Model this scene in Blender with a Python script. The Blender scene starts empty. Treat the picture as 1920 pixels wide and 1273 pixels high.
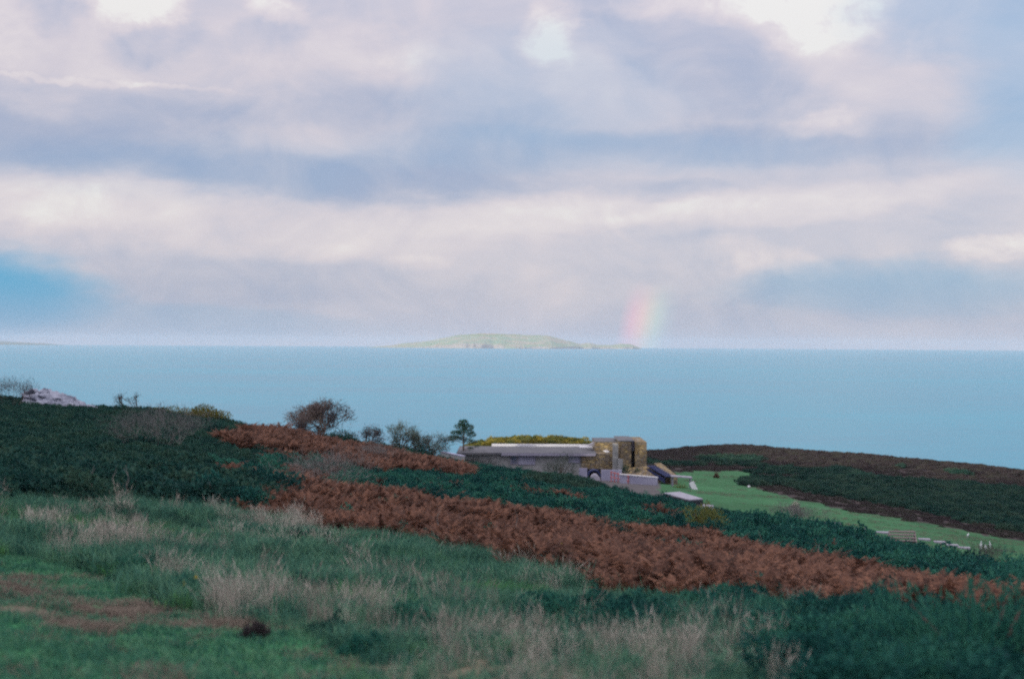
import bpy, math, random
import numpy as np
from mathutils import Vector, Matrix

S = bpy.context.scene
COL = S.collection
RNG = np.random.default_rng(7)
random.seed(7)
rad = math.radians

# ------------------------------------------------------------------ camera
CAM = np.array([0.0, 0.0, 45.0])           # eye 45 m over the sea
F = 2667.0                                 # 50 mm lens on 36 mm, in photo pixels
PITCH, ROLL = 6.2 / F, rad(0.33)
_f = np.array([0, math.cos(PITCH), math.sin(PITCH)])
_r0 = np.array([1.0, 0, 0]); _u0 = np.cross(_r0, _f)
_r = _r0 * math.cos(ROLL) + _u0 * math.sin(ROLL)
_u = np.cross(_r, _f)
cd = bpy.data.cameras.new('camera')
cam = bpy.data.objects.new('camera', cd); COL.objects.link(cam)
cam.matrix_world = Matrix(((_r[0], _u[0], -_f[0], CAM[0]), (_r[1], _u[1], -_f[1], CAM[1]),
                           (_r[2], _u[2], -_f[2], CAM[2]), (0, 0, 0, 1)))
cd.lens = 50; cd.sensor_width = 36; cd.clip_start = 0.2; cd.clip_end = 200000
cd.dof.use_dof = True; cd.dof.focus_distance = 900; cd.dof.aperture_fstop = 1.4
S.camera = cam
S.view_settings.view_transform = 'Standard'
S.view_settings.look = 'None'
S.view_settings.exposure = 0.0
S.view_settings.gamma = 1.0
S.view_settings.use_curve_mapping = False
S.render.film_transparent = False
S.cycles.filter_width = 2.15
S.cycles.use_denoising = False             # the photograph is grainy film
S.cycles.max_bounces = 6
S.cycles.diffuse_bounces = 3
S.cycles.transparent_max_bounces = 8
S.cycles.volume_bounces = 3

def proj(p):
    d = np.asarray(p, float) - CAM
    zc = d @ _f
    zc = np.where(np.abs(zc) < 1e-6, 1e-6, zc)
    return 960 + F * (d @ _r) / zc, 636.5 - F * (d @ _u) / zc, zc

def ray(px, py):
    return _f + _r * (px - 960) / F + _u * (636.5 - py) / F

def W(px, py, y):                          # the place at forward distance y
    d = ray(px, py)
    return CAM + d * (y / d[1])

# ------------------------------------------------------------------ sun and sky
SUN_AZ, SUN_EL = rad(-133.5), rad(7.0)     # low sun behind the left shoulder (the rainbow is opposite)
sv = Vector((math.sin(SUN_AZ) * math.cos(SUN_EL), math.cos(SUN_AZ) * math.cos(SUN_EL), math.sin(SUN_EL)))
sl = bpy.data.lights.new('sun', 'SUN'); so = bpy.data.objects.new('sun', sl); COL.objects.link(so)
sl.energy = 4.4; sl.angle = rad(0.53); sl.color = (1.0, 0.88, 0.70)
so.rotation_euler = sv.to_track_quat('Z', 'Y').to_euler()
so.location = (-60, -60, 160)

world = bpy.data.worlds.new('World'); S.world = world; world.use_nodes = True
NT = world.node_tree; NT.nodes.clear()
def srgb(r, g, b):
    c = []
    for v in (r, g, b):
        v /= 255.0
        c.append(v / 12.92 if v <= 0.04045 else ((v + 0.055) / 1.055) ** 2.4)
    return tuple(c)

class NG:
    def __init__(s, nt): s.nt = nt
    def n(s, t, **kw):
        nd = s.nt.nodes.new(t)
        for k, v in kw.items(): setattr(nd, k, v)
        return nd
    def put(s, sock, v):
        if hasattr(v, 'is_output') or isinstance(v, bpy.types.NodeSocket): s.nt.links.new(v, sock)
        else: sock.default_value = v
    def m(s, op, a, b=0.0, c=0.0, clamp=False):
        nd = s.n('ShaderNodeMath', operation=op, use_clamp=clamp)
        s.put(nd.inputs[0], a); s.put(nd.inputs[1], b)
        if op in ('MULTIPLY_ADD', 'COMPARE', 'SMOOTH_MIN', 'SMOOTH_MAX'): s.put(nd.inputs[2], c)
        return nd.outputs[0]
    def v(s, op, a, b=(0, 0, 0), out=0):
        nd = s.n('ShaderNodeVectorMath', operation=op)
        s.put(nd.inputs[0], a); s.put(nd.inputs[1], b)
        return nd.outputs[out]
    def ss(s, x, lo, hi):
        nd = s.n('ShaderNodeMapRange', interpolation_type='SMOOTHSTEP')
        s.put(nd.inputs[0], x); s.put(nd.inputs[1], lo); s.put(nd.inputs[2], hi)
        return nd.outputs[0]
    def mix(s, f, a, b, mode='MIX'):
        nd = s.n('ShaderNodeMix', data_type='RGBA', blend_type=mode)
        s.put(nd.inputs[0], f)
        s.put(nd.inputs[6], (*a, 1) if isinstance(a, tuple) and len(a) == 3 else a)
        s.put(nd.inputs[7], (*b, 1) if isinstance(b, tuple) and len(b) == 3 else b)
        return nd.outputs[2]
    def noise(s, vec, scale, detail=4, rough=0.55, dist=0.0, col=False):
        nd = s.n('ShaderNodeTexNoise')
        s.put(nd.inputs['Vector'], vec); nd.inputs['Scale'].default_value = scale
        nd.inputs['Detail'].default_value = detail; nd.inputs['Roughness'].default_value = rough
        nd.inputs['Distortion'].default_value = dist
        return nd.outputs[1 if col else 0]
    def ramp(s, x, stops):
        nd = s.n('ShaderNodeValToRGB'); e = nd.color_ramp.elements
        while len(e) > 1: e.remove(e[-1])
        e[0].position = stops[0][0]; e[0].color = (*stops[0][1], 1)
        for p, c in stops[1:]:
            k = e.new(p); k.color = (*c, 1)
        s.put(nd.inputs[0], x)
        return nd.outputs[0]

def build_sky():
    g = NG(NT)
    K = 10.0                                # the Background strength is 1 / K
    tc = g.n('ShaderNodeTexCoord'); D = tc.outputs['Generated']
    sep = g.n('ShaderNodeSeparateXYZ'); g.put(sep.inputs[0], D)
    az = g.m('MULTIPLY', g.m('ARCTAN2', sep.outputs[0], sep.outputs[1]), 57.2958)
    el = g.m('MULTIPLY', g.m('ARCSINE', sep.outputs[2]), 57.2958)
    st = g.v('MULTIPLY', D, (1, 1, 2.6))
    warp = g.v('SUBTRACT', g.noise(st, 7.0, 5, 0.6, col=True), (0.5, 0.5, 0.5))
    wsep = g.n('ShaderNodeSeparateXYZ'); g.put(wsep.inputs[0], warp)
    azw = g.m('MULTIPLY_ADD', wsep.outputs[0], 7.0, az)
    elw = g.m('MULTIPLY_ADD', wsep.outputs[1], 2.6, el)
    st2 = g.v('MULTIPLY', D, (1, 1, 1.45))
    warp2 = g.v('SUBTRACT', g.noise(st2, 24.0, 5, 0.62, col=True), (0.5, 0.5, 0.5))
    w2 = g.n('ShaderNodeSeparateXYZ'); g.put(w2.inputs[0], warp2)
    azf = g.m('MULTIPLY_ADD', w2.outputs[0], 2.4, g.m('MULTIPLY_ADD', wsep.outputs[0], 3.0, az))
    elf = g.m('MULTIPLY_ADD', w2.outputs[1], 1.5, g.m('MULTIPLY_ADD', wsep.outputs[1], 1.0, el))
    def blob(px, py, sx, sy, hard=0.0, tilt=0.0, fine=False, raw=False):
        a0 = math.degrees(math.atan((px - 960) / F)); e0 = math.degrees(math.atan((645 - py) / F))
        wx, wy = sx / F * 57.3, sy / F * 57.3
        A, E = (az, el) if raw else ((azf, elf) if fine else (azw, elw))
        dx = g.m('SUBTRACT', A, a0); dy = g.m('SUBTRACT', E, e0)
        if tilt:
            c, s_ = math.cos(rad(tilt)), math.sin(rad(tilt))
            dx, dy = (g.m('ADD', g.m('MULTIPLY', dx, c), g.m('MULTIPLY', dy, s_)),
                      g.m('SUBTRACT', g.m('MULTIPLY', dy, c), g.m('MULTIPLY', dx, s_)))
        q = g.m('ADD', g.m('POWER', g.m('DIVIDE', dx, wx), 2.0), g.m('POWER', g.m('DIVIDE', dy, wy), 2.0))
        b_ = g.ss(q, 1.6 - 0.9 * hard, hard * 0.62)
        return g.m('MULTIPLY', b_, tex) if fine else b_
    tex = g.m('MULTIPLY_ADD', g.ss(g.noise(st2, 30.0, 6, 0.62, 0.6), 0.30, 0.68), 0.75, 0.50)
    # base lightness of the cloud deck: soft noise everywhere, the big forms on top
    n1 = g.noise(st, 4.2, 7, 0.58, 0.6)
    n2 = g.noise(st2, 13.0, 7, 0.6, 0.8)
    L = g.m('ADD', g.m('MULTIPLY', g.m('SUBTRACT', n1, 0.5), 0.75), g.m('MULTIPLY', g.m('SUBTRACT', n2, 0.5), 0.80))
    L = g.m('ADD', L, 0.40)
    L = g.m('MULTIPLY_ADD', g.ss(el, 10.0, 32.0), 0.30, L)     # the deck is brightened upwards to lift the foreground, as at the top of the picture
    def add(w, *a, **k):
        nonlocal L
        L = g.m('MULTIPLY_ADD', blob(*a, **k), w, L)
    # light and dark masses of the deck
    add(0.19, 480, 160, 420, 130)
    add(0.14, 100, 130, 240, 90)
    add(-0.14, 640, 205, 190, 50)
    add(-0.20, 120, 235, 420, 50, tilt=-3)
    add(-0.26, 430, 335, 560, 44, tilt=-4)
    add(-0.14, 200, 270, 260, 60)
    add(0.12, 470, 270, 200, 30, fine=True)
    add(0.14, 60, 225, 110, 26, fine=True)
    add(0.16, 640, 110, 170, 60, fine=True)
    add(-0.16, 830, 340, 260, 50)
    add(0.18, 1100, 150, 160, 60, tilt=-30)
    add(-0.22, 1330, 110, 260, 90, tilt=-20)
    add(-0.16, 1000, 260, 380, 90)
    add(-0.24, 1380, 275, 420, 42)
    add(0.14, 1640, 130, 220, 60, tilt=-20)
    add(0.34, 300, 420, 620, 58, tilt=-3)
    add(0.22, 150, 390, 200, 60)
    add(0.32, 1060, 408, 330, 40, tilt=2)
    add(0.26, 1500, 400, 420, 36, tilt=6)
    add(-0.18, 1230, 372, 150, 24)
    add(-0.14, 560, 560, 420, 70)
    add(-0.22, 1640, 560, 320, 60)
    add(0.10, 880, 560, 230, 120)
    # thin bright breaks and cloudlets
    add(0.60, 240, -5, 128, 84, hard=0.30, fine=True)
    add(0.20, 0, 60, 70, 110, fine=True)
    add(-0.16, 95, 50, 62, 50, hard=0.2, fine=True)
    add(-0.22, 285, 105, 110, 42, hard=0.35, fine=True, tilt=22)
    add(-0.20, 500, 75, 70, 50, hard=0.2, fine=True, tilt=20)
    add(0.40, 520, 25, 60, 36, hard=0.05, fine=True)
    add(0.42, 1035, 62, 62, 66, hard=0.0, fine=True)
    add(0.50, 1540, 26, 130, 80, hard=0.1, fine=True)
    add(0.35, 1330, 10, 210, 40, fine=True)
    add(0.30, 1555, 236, 90, 26, hard=0.0, fine=True, tilt=10)
    add(0.28, 1440, 490, 130, 28, hard=0.0, fine=True, tilt=-8)
    add(0.34, 1860, 470, 90, 24, hard=0.1, fine=True)
    add(0.22, 200, 185, 220, 7, fine=True, tilt=-3)
    add(0.16, 770, 500, 70, 14, fine=True)
    L = g.m('ADD', L, 0.0, clamp=True)
    colr = g.ramp(L, [(0.0, srgb(168, 180, 210)), (0.22, srgb(188, 192, 214)), (0.42, srgb(208, 205, 220)),
                      (0.62, srgb(224, 215, 224)), (0.80, srgb(236, 226, 230)), (1.0, srgb(249, 245, 242))])
    colr = g.v('SCALE', colr); g.put(colr.node.inputs[3], g.m('MULTIPLY_ADD', g.ss(el, 8.0, 60.0), K * 1.40, K * 0.83))   # gain overhead, out of view, added to light the foreground, like an overcast deck
    sky = g.n('ShaderNodeTexSky', sky_type='NISHITA', sun_disc=False, sun_elevation=SUN_EL,
              sun_rotation=SUN_AZ, altitude=100, air_density=1.0, dust_density=0.6, ozone_density=2.5)
    clear = g.mix(0.75, sky.outputs[0], tuple(K * .84 * c for c in srgb(64, 180, 240)))
    # where the deck thins to clear blue
    def bl(f, *a, **k):
        nonlocal colr
        colr = g.mix(g.m('MULTIPLY', blob(*a, **k), f), colr, clear)
    bl(1.0, -40, 570, 250, 92, hard=0.25)
    bl(0.35, 330, 620, 420, 40)
    bl(0.36, 1960, 210, 170, 150)
    bl(0.32, 1800, 30, 200, 90)
    bl(0.36, 1700, 545, 330, 46)
    bl(0.14, 1080, 290, 520, 46)
    bl(0.10, 300, 330, 420, 60)
    bl(0.20, 1000, 170, 260, 110)
    # the blue sky's own light, strongest round the low sun, comes through the broken deck
    sk = g.v('SCALE', sky.outputs[0]); sk.node.inputs[3].default_value = 0.2
    colr = g.v('ADD', colr, sk)
    # pale rain-washed air low over the sea
    low = g.ss(el, 2.6, -0.2)
    colr = g.mix(g.m('MULTIPLY', low, 0.55), colr, tuple(K * .78 * c for c in srgb(194, 207, 230)))
    # rainbow: a cone of 42 degrees round the antisolar point, showing in one shaft of rain
    anti = tuple(-x for x in sv)
    ang = g.m('MULTIPLY', g.m('ARCCOSINE', g.v('DOT_PRODUCT', D, anti, out=1)), 57.2958)
    t = g.m('DIVIDE', g.m('SUBTRACT', ang, 40.55), 2.3)
    bow = g.ramp(t, [(0.0, (0, 0, 0)), (0.16, (0.0, 0.02, 0.015)), (0.36, (0.04, 0.09, 0.03)), (0.5, (0.12, 0.09, 0.01)),
                     (0.62, (0.19, 0.060, 0.005)), (0.78, (0.16, 0.012, 0.012)), (1.0, (0, 0, 0))])
    mask = g.m('MULTIPLY', g.ss(el, 2.7, 0.9), g.ss(g.m('ABSOLUTE', g.m('SUBTRACT', az, 5.1)), 4.0, 2.5))
    bs = g.v('SCALE', bow); g.put(bs.node.inputs[3], g.m('MULTIPLY', mask, K * 1.4))
    colr = g.v('ADD', colr, bs)
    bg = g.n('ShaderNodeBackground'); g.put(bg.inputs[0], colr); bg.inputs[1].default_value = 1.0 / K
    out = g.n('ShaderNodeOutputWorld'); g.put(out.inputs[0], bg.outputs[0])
build_sky()

# ------------------------------------------------------------------ helpers
def tag(o, label=None, cat=None, group=None, kind=None):
    if label: o['label'] = label
    if cat: o['category'] = cat
    if group: o['group'] = group
    if kind: o['kind'] = kind
    return o

def empty(name, loc, rz=0.0):
    o = bpy.data.objects.new(name, None); COL.objects.link(o)
    o.location = tuple(loc); o.rotation_euler = (0, 0, rz); o.empty_display_size = 0.2
    return o

def copy_tree(o, parent=None):
    c = o.copy(); COL.objects.link(c); c.parent = parent
    for ch in list(o.children): copy_tree(ch, c)
    return c

class MB:
    """collects vertices and faces, links them as one mesh object"""
    def __init__(s): s.v = []; s.f = []
    def add(s, vs, fs):
        b = len(s.v); s.v += [tuple(map(float, p)) for p in vs]; s.f += [tuple(b + i for i in f) for f in fs]
        return s
    def box(s, a, b, M=None):
        x0, y0, z0 = a; x1, y1, z1 = b
        vs = [(x0, y0, z0), (x1, y0, z0), (x1, y1, z0), (x0, y1, z0), (x0, y0, z1), (x1, y0, z1), (x1, y1, z1), (x0, y1, z1)]
        if M is not None: vs = [tuple(M @ Vector(p)) for p in vs]
        return s.add(vs, [(3, 2, 1, 0), (4, 5, 6, 7), (0, 1, 5, 4), (1, 2, 6, 5), (2, 3, 7, 6), (3, 0, 4, 7)])
    def prism(s, pts, d):
        """extrudes a polygon given as 3-D points along the vector d"""
        n = len(pts); q = [tuple(np.add(p, d)) for p in pts]
        return s.add(list(pts) + q, [tuple(range(n))[::-1], tuple(range(n, 2 * n))] +
                     [(i, (i + 1) % n, n + (i + 1) % n, n + i) for i in range(n)])
    def tube(s, pts, rr, k=6):
        pts = [Vector(p) for p in pts]; rings = []
        for i, p in enumerate(pts):
            t = (pts[min(i + 1, len(pts) - 1)] - pts[max(i - 1, 0)]).normalized()
            a = t.orthogonal().normalized(); b = t.cross(a)
            r = rr[i] if hasattr(rr, '__len__') else rr
            rings.append([p + (a * math.cos(q * 2 * math.pi / k) + b * math.sin(q * 2 * math.pi / k)) * r for q in range(k)])
        vs = [v for R in rings for v in R]; fs = []
        for i in range(len(rings) - 1):
            for q in range(k):
                fs.append((i * k + q, i * k + (q + 1) % k, (i + 1) * k + (q + 1) % k, (i + 1) * k + q))
        fs.append(tuple(range(k))[::-1]); fs.append(tuple((len(rings) - 1) * k + q for q in range(k)))
        return s.add(vs, fs)
    def mesh(s, name, mat):
        me = bpy.data.meshes.new(name); me.from_pydata(s.v, [], s.f)
        if mat: me.materials.append(mat)
        me.update(); return me
    def build(s, name, mat, parent=None, smooth=False, bevel=0.0):
        o = bpy.data.objects.new(name, s.mesh(name, mat)); COL.objects.link(o); o.parent = parent
        if smooth: o.data.polygons.foreach_set('use_smooth', [True] * len(o.data.polygons))
        if bevel:
            b = o.modifiers.new('bevel', 'BEVEL'); b.width = bevel; b.segments = 2
        return o

def hsh(ix, iy, seed):
    h = (ix * 374761393 + iy * 668265263 + seed * 1442695041) & 0xFFFFFFFF
    h = ((h ^ (h >> 13)) * 1274126177) & 0xFFFFFFFF
    return ((h ^ (h >> 16)) & 0xFFFFFF) / float(0xFFFFFF)

def vnoise(x, y, seed=0):
    x = np.asarray(x, float); y = np.asarray(y, float)
    ix = np.floor(x).astype(np.int64); iy = np.floor(y).astype(np.int64)
    fx = x - ix; fy = y - iy; fx = fx * fx * (3 - 2 * fx); fy = fy * fy * (3 - 2 * fy)
    a = hsh(ix, iy, seed); b = hsh(ix + 1, iy, seed); c = hsh(ix, iy + 1, seed); d = hsh(ix + 1, iy + 1, seed)
    return a + (b - a) * fx + (c - a) * fy + (a - b - c + d) * fx * fy

def fbm(x, y, seed=0, oct=4):
    v = 0; a = 0.5; t = 0
    for i in range(oct):
        v = v + a * vnoise(np.asarray(x) * 2 ** i, np.asarray(y) * 2 ** i, seed + 17 * i); t += a; a *= 0.5
    return v / t

def inpoly(px, py, poly):
    px = np.asarray(px); py = np.asarray(py); r = np.zeros(px.shape, bool)
    n = len(poly); j = n - 1
    for i in range(n):
        xi, yi = poly[i]; xj, yj = poly[j]
        if yi != yj:
            r ^= ((yi > py) != (yj > py)) & (px < (xj - xi) * (py - yi) / (yj - yi) + xi)
        j = i
    return r

# ------------------------------------------------------------------ materials
MATS = {}
def plant(name, stops, rough=0.75, trans=0.25, spec=0.15):
    """leaf or blade material: colour differs from plant to plant and a little from leaf to leaf"""
    m = bpy.data.materials.new(name); m.use_nodes = True; nt = m.node_tree; nt.nodes.clear(); g = NG(nt)
    oi = g.n('ShaderNodeObjectInfo'); ge = g.n('ShaderNodeNewGeometry')
    n = g.noise(ge.outputs['Position'], 0.9, 3)
    x = g.m('ADD', g.m('MULTIPLY', oi.outputs['Random'], 0.4), g.m('ADD', g.m('MULTIPLY', ge.outputs['Random Per Island'], 0.35), g.m('MULTIPLY', n, 0.25)))
    c = g.ramp(x, [(0.27 + 0.46 * i / (len(stops) - 1), s_) for i, s_ in enumerate(stops)])
    p = g.n('ShaderNodeBsdfPrincipled'); g.put(p.inputs['Base Color'], c)
    p.inputs['Roughness'].default_value = rough; p.inputs['Specular IOR Level'].default_value = spec
    t = g.n('ShaderNodeBsdfTranslucent'); g.put(t.inputs[0], c)
    mx = g.n('ShaderNodeMixShader'); mx.inputs[0].default_value = trans
    g.put(mx.inputs[1], p.outputs[0]); g.put(mx.inputs[2], t.outputs[0])
    o = g.n('ShaderNodeOutputMaterial'); g.put(o.inputs[0], mx.outputs[0])
    MATS[name] = m; return m

def solid(name, c1, c2, scale=2.0, rough=0.7, spec=0.3, bump=0.0, detail=6, stretch=(1, 1, 1), metallic=0.0):
    m = bpy.data.materials.new(name); m.use_nodes = True; nt = m.node_tree; nt.nodes.clear(); g = NG(nt)
    ge = g.n('ShaderNodeTexCoord'); pos = g.v('MULTIPLY', ge.outputs['Object'], stretch)
    n = g.noise(pos, scale, detail, 0.62)
    c = g.ramp(n, [(0.3, c1), (0.7, c2)])
    p = g.n('ShaderNodeBsdfPrincipled'); g.put(p.inputs['Base Color'], c)
    p.inputs['Roughness'].default_value = rough; p.inputs['Specular IOR Level'].default_value = spec
    p.inputs['Metallic'].default_value = metallic
    if bump:
        b = g.n('ShaderNodeBump'); b.inputs['Strength'].default_value = bump; b.inputs['Distance'].default_value = 0.05
        g.put(b.inputs['Height'], n); g.put(p.inputs['Normal'], b.outputs[0])
    o = g.n('ShaderNodeOutputMaterial'); g.put(o.inputs[0], p.outputs[0])
    MATS[name] = m; return m

def stonework(name, stones, joint, scale=2.3, bump=0.8):
    m = bpy.data.materials.new(name); m.use_nodes = True; nt = m.node_tree; nt.nodes.clear(); g = NG(nt)
    tc = g.n('ShaderNodeTexCoord'); pos = g.v('MULTIPLY', tc.outputs['Object'], (1, 1, 1.7))
    v1 = g.n('ShaderNodeTexVoronoi'); g.put(v1.inputs['Vector'], pos); v1.inputs['Scale'].default_value = scale
    v2 = g.n('ShaderNodeTexVoronoi', feature='DISTANCE_TO_EDGE'); g.put(v2.inputs['Vector'], pos); v2.inputs['Scale'].default_value = scale
    sp = g.n('ShaderNodeSeparateColor'); g.put(sp.inputs[0], v1.outputs['Color'])
    n = g.noise(pos, 14, 4)
    c = g.ramp(g.m('ADD', g.m('MULTIPLY', sp.outputs[0], 0.8), g.m('MULTIPLY', n, 0.2)),
               [(i / (len(stones) - 1), s_) for i, s_ in enumerate(stones)])
    e = g.ss(v2.outputs['Distance'], 0.0, 0.09)
    c = g.mix(e, joint, c)
    p = g.n('ShaderNodeBsdfPrincipled'); g.put(p.inputs['Base Color'], c); p.inputs['Roughness'].default_value = 0.85
    p.inputs['Specular IOR Level'].default_value = 0.2
    b = g.n('ShaderNodeBump'); b.inputs['Strength'].default_value = bump; b.inputs['Distance'].default_value = 0.06
    g.put(b.inputs['Height'], e); g.put(p.inputs['Normal'], b.outputs[0])
    o = g.n('ShaderNodeOutputMaterial'); g.put(o.inputs[0], p.outputs[0])
    MATS[name] = m; return m

M_GORSE = plant('gorse_leaf', [(.006, .050, .052), (.018, .115, .100), (.050, .20, .135)])
M_GORSE2 = plant('low_gorse_leaf', [(.009, .048, .046), (.020, .085, .070), (.050, .110, .075)])
M_HILLG = plant('hill_gorse_leaf', [(.012, .050, .044), (.026, .085, .068), (.060, .115, .078)])
M_YGORSE = plant('gorse_bloom', [(.12, .125, .025), (.26, .23, .04), (.38, .34, .09)])
M_OLIVE = plant('olive_leaf', [(.09, .13, .04), (.16, .19, .06), (.22, .22, .08)])
M_BRACK = plant('bracken_frond', [(.052, .029, .023), (.122, .063, .045), (.225, .116, .076)])
M_PALE = plant('dry_grass_blade', [(.19, .18, .155), (.33, .315, .275), (.48, .46, .41)])
M_MEADOW = plant('meadow_blade', [(.016, .075, .062), (.050, .165, .120), (.125, .265, .160)])
M_LAWN = plant('lawn_blade', [(.026, .095, .046), (.050, .135, .056), (.095, .17, .066)])
M_FRESH = plant('fresh_grass_blade', [(.040, .15, .055), (.075, .23, .08), (.13, .30, .12)])
M_TURF = plant('turf_blade', [(.016, .090, .070), (.040, .160, .105), (.105, .25, .135)])
M_THATCH = plant('thatch_blade', [(.10, .085, .070), (.165, .140, .120), (.22, .20, .16)])
M_HEATH = plant('heather_sprig', [(.046, .040, .046), (.078, .064, .068), (.064, .074, .056)])
M_TWIG = plant('pale_twig', [(.085, .095, .10), (.13, .135, .138), (.18, .175, .17)], trans=0.05)
M_DTWIG = plant('dark_twig', [(.040, .040, .048), (.060, .052, .060), (.08, .064, .064)], trans=0.05)
M_GTWIG = plant('grey_green_leaf', [(.06, .085, .075), (.09, .12, .10), (.12, .14, .11)])
M_PINE = plant('pine_needle', [(.010, .036, .028), (.016, .055, .038), (.025, .070, .042)])
M_BARK = solid('bark', (.05, .04, .035), (.11, .09, .08), 6, .9, .1, .5)
M_PBARK = solid('pale_bark', (.13, .13, .125), (.24, .23, .22), 6, .9, .1, .3)
M_ROOF = solid('grey_roof_felt', (.070, .078, .095), (.12, .125, .14), .6, .85, .2)
M_WHITE = solid('white_paint', (.52, .55, .60), (.68, .70, .74), .8, .6, .3)
M_LAV = solid('pale_render', (.22, .23, .34), (.34, .35, .46), .7, .8, .2, .1)
M_FASC = solid('fascia_board', (.20, .20, .28), (.28, .28, .36), .9, .7, .2)
M_CONC = solid('concrete', (.20, .22, .23), (.32, .33, .34), 1.2, .85, .2, .2)
M_STONE = stonework('rubble_stone', [(.07, .06, .045), (.22, .16, .07), (.13, .115, .10), (.32, .25, .12), (.17, .15, .13), (.40, .33, .19)], (.10, .09, .08))
M_DARK = solid('dark_opening', (.008, .010, .018), (.014, .016, .026), 2, .6, .2)  # near-black colour stands in for the shade inside door slot and alcove
M_NAVY = solid('navy_paint', (.012, .020, .075), (.02, .035, .12), 2, .6, .3)
M_RED = solid('red_paint', (.36, .10, .11), (.48, .16, .16), 3, .6, .3)
M_WOOD = solid('weathered_wood', (.12, .10, .11), (.24, .20, .20), 3, .85, .15, .3, stretch=(1, 8, 8))
M_PAVE = solid('pale_paving', (.17, .18, .23), (.34, .34, .40), 2, .8, .2, .2)
M_ROCK = solid('white_rock', (.11, .13, .18), (.30, .33, .41), .9, .9, .2, .9, detail=10)
def glass():
    m = bpy.data.materials.new('window_glass'); m.use_nodes = True
    p = m.node_tree.nodes['Principled BSDF']
    p.inputs['Base Color'].default_value = (.10, .12, .20, 1); p.inputs['Roughness'].default_value = 0.12
    p.inputs['Metallic'].default_value = 0.0; p.inputs['IOR'].default_value = 1.9; p.inputs['Specular IOR Level'].default_value = 0.9
    return m
M_GLASS = glass()

# ------------------------------------------------------------------ terrain
KN = [8, 12, 20, 32, 45, 60, 80, 100, 120, 145, 170, 200, 230, 260]
COLS = {   # photo column -> photo row of the bare ground at the distances KN (None: the ground has dropped behind its own crest)
    -350: [1350, 1225, 1085, 965, 890, 835, 775, 735, 712, None, None, None, None, None],
    0:    [1380, 1240, 1110, 1000, 938, 885, 822, 780, 762, None, None, None, None, None],
    320:  [1390, 1258, 1130, 1040, 976, 915, 852, 812, 784, None, None, None, None, None],
    640:  [1400, 1273, 1147, 1066, 1012, 966, 917, 882, 857, 834, None, None, None, None],
    960:  [1405, 1276, 1163, 1092, 1046, 1006, 966, 937, 914, 897, 884, 830, None, None],
    1280: [1410, 1284, 1177, 1116, 1076, 1042, 1006, 977, 953, 926, 905, 886, 862, 843],
    1600: [1420, 1290, 1196, 1146, 1112, 1083, 1051, 1021, 988, 960, 930, 901, 876, 854],
    1920: [1430, 1296, 1216, 1176, 1147, 1122, 1094, 1064, 1032, 1000, 970, 936, 908, 888],
    2300: [1440, 1305, 1236, 1206, 1184, 1164, 1140, 1114, 1086, 1056, 1030, 1004, 982, 966],
}
R_ALL = np.array([0.0] + KN + [300, 360, 450, 600, 900, 1500], float)
def _table():
    azs, rows = [], []
    for px in sorted(COLS):
        d = ray(px, 900); azs.append(math.degrees(math.atan2(d[0], d[1])))
        z = [-1.7]
        last = None
        for r, py in zip(KN, COLS[px]):
            if py is None:
                drop = 0.10 * (r - last[0]) + 0.0022 * (r - last[0]) ** 2
                z.append(last[1] - drop)
            else:
                d = ray(px, py); zz = r * d[2] / math.hypot(d[0], d[1])
                z.append(zz); last = (r, zz)
        for r in R_ALL[len(KN) + 1:]:
            drop = 0.10 * (r - last[0]) + 0.0022 * (r - last[0]) ** 2
            z.append(max(last[1] - drop, -60.0))
        rows.append(z)
    return np.array(azs), np.array(rows)
T_AZ, T_Z = _table()

def _herm(xk, yk, x):
    """monotone-ish cubic along the last axis of yk (n, m) at x (n,) -> (n,)"""
    i = np.clip(np.searchsorted(xk, x) - 1, 0, len(xk) - 2)
    h = np.diff(xk); n = np.arange(len(x))
    s = np.diff(yk, axis=1) / h
    d = np.empty_like(yk); d[:, 0] = s[:, 0]; d[:, -1] = s[:, -1]
    w = h[1:] / (h[1:] + h[:-1]); d[:, 1:-1] = s[:, :-1] * w + s[:, 1:] * (1 - w)
    t = (x - xk[i]) / h[i]; H = h[i]
    y0, y1, d0, d1 = yk[n, i], yk[n, i + 1], d[n, i], d[n, i + 1]
    return (2*t**3 - 3*t**2 + 1) * y0 + (t**3 - 2*t**2 + t) * H * d0 + (-2*t**3 + 3*t**2) * y1 + (t**3 - t**2) * H * d1

SH = np.array([math.sin(SUN_AZ), math.cos(SUN_AZ)]); UH = np.array([-SH[1], SH[0]])
RIDGE_U = [-400, -185, -165, -150, -143, -136, -129, -124, -119, -114, -109, -104, -80, -40, 60, 300]
RIDGE_H = [38, 42, 41, 38.5, 34.4, 33.7, 34.8, 37.5, 35.0, 32.3, 35.6, 38, 38, 39, 38, 30]  # unseen crest, raised and dipped to shape where its shadow falls

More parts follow.
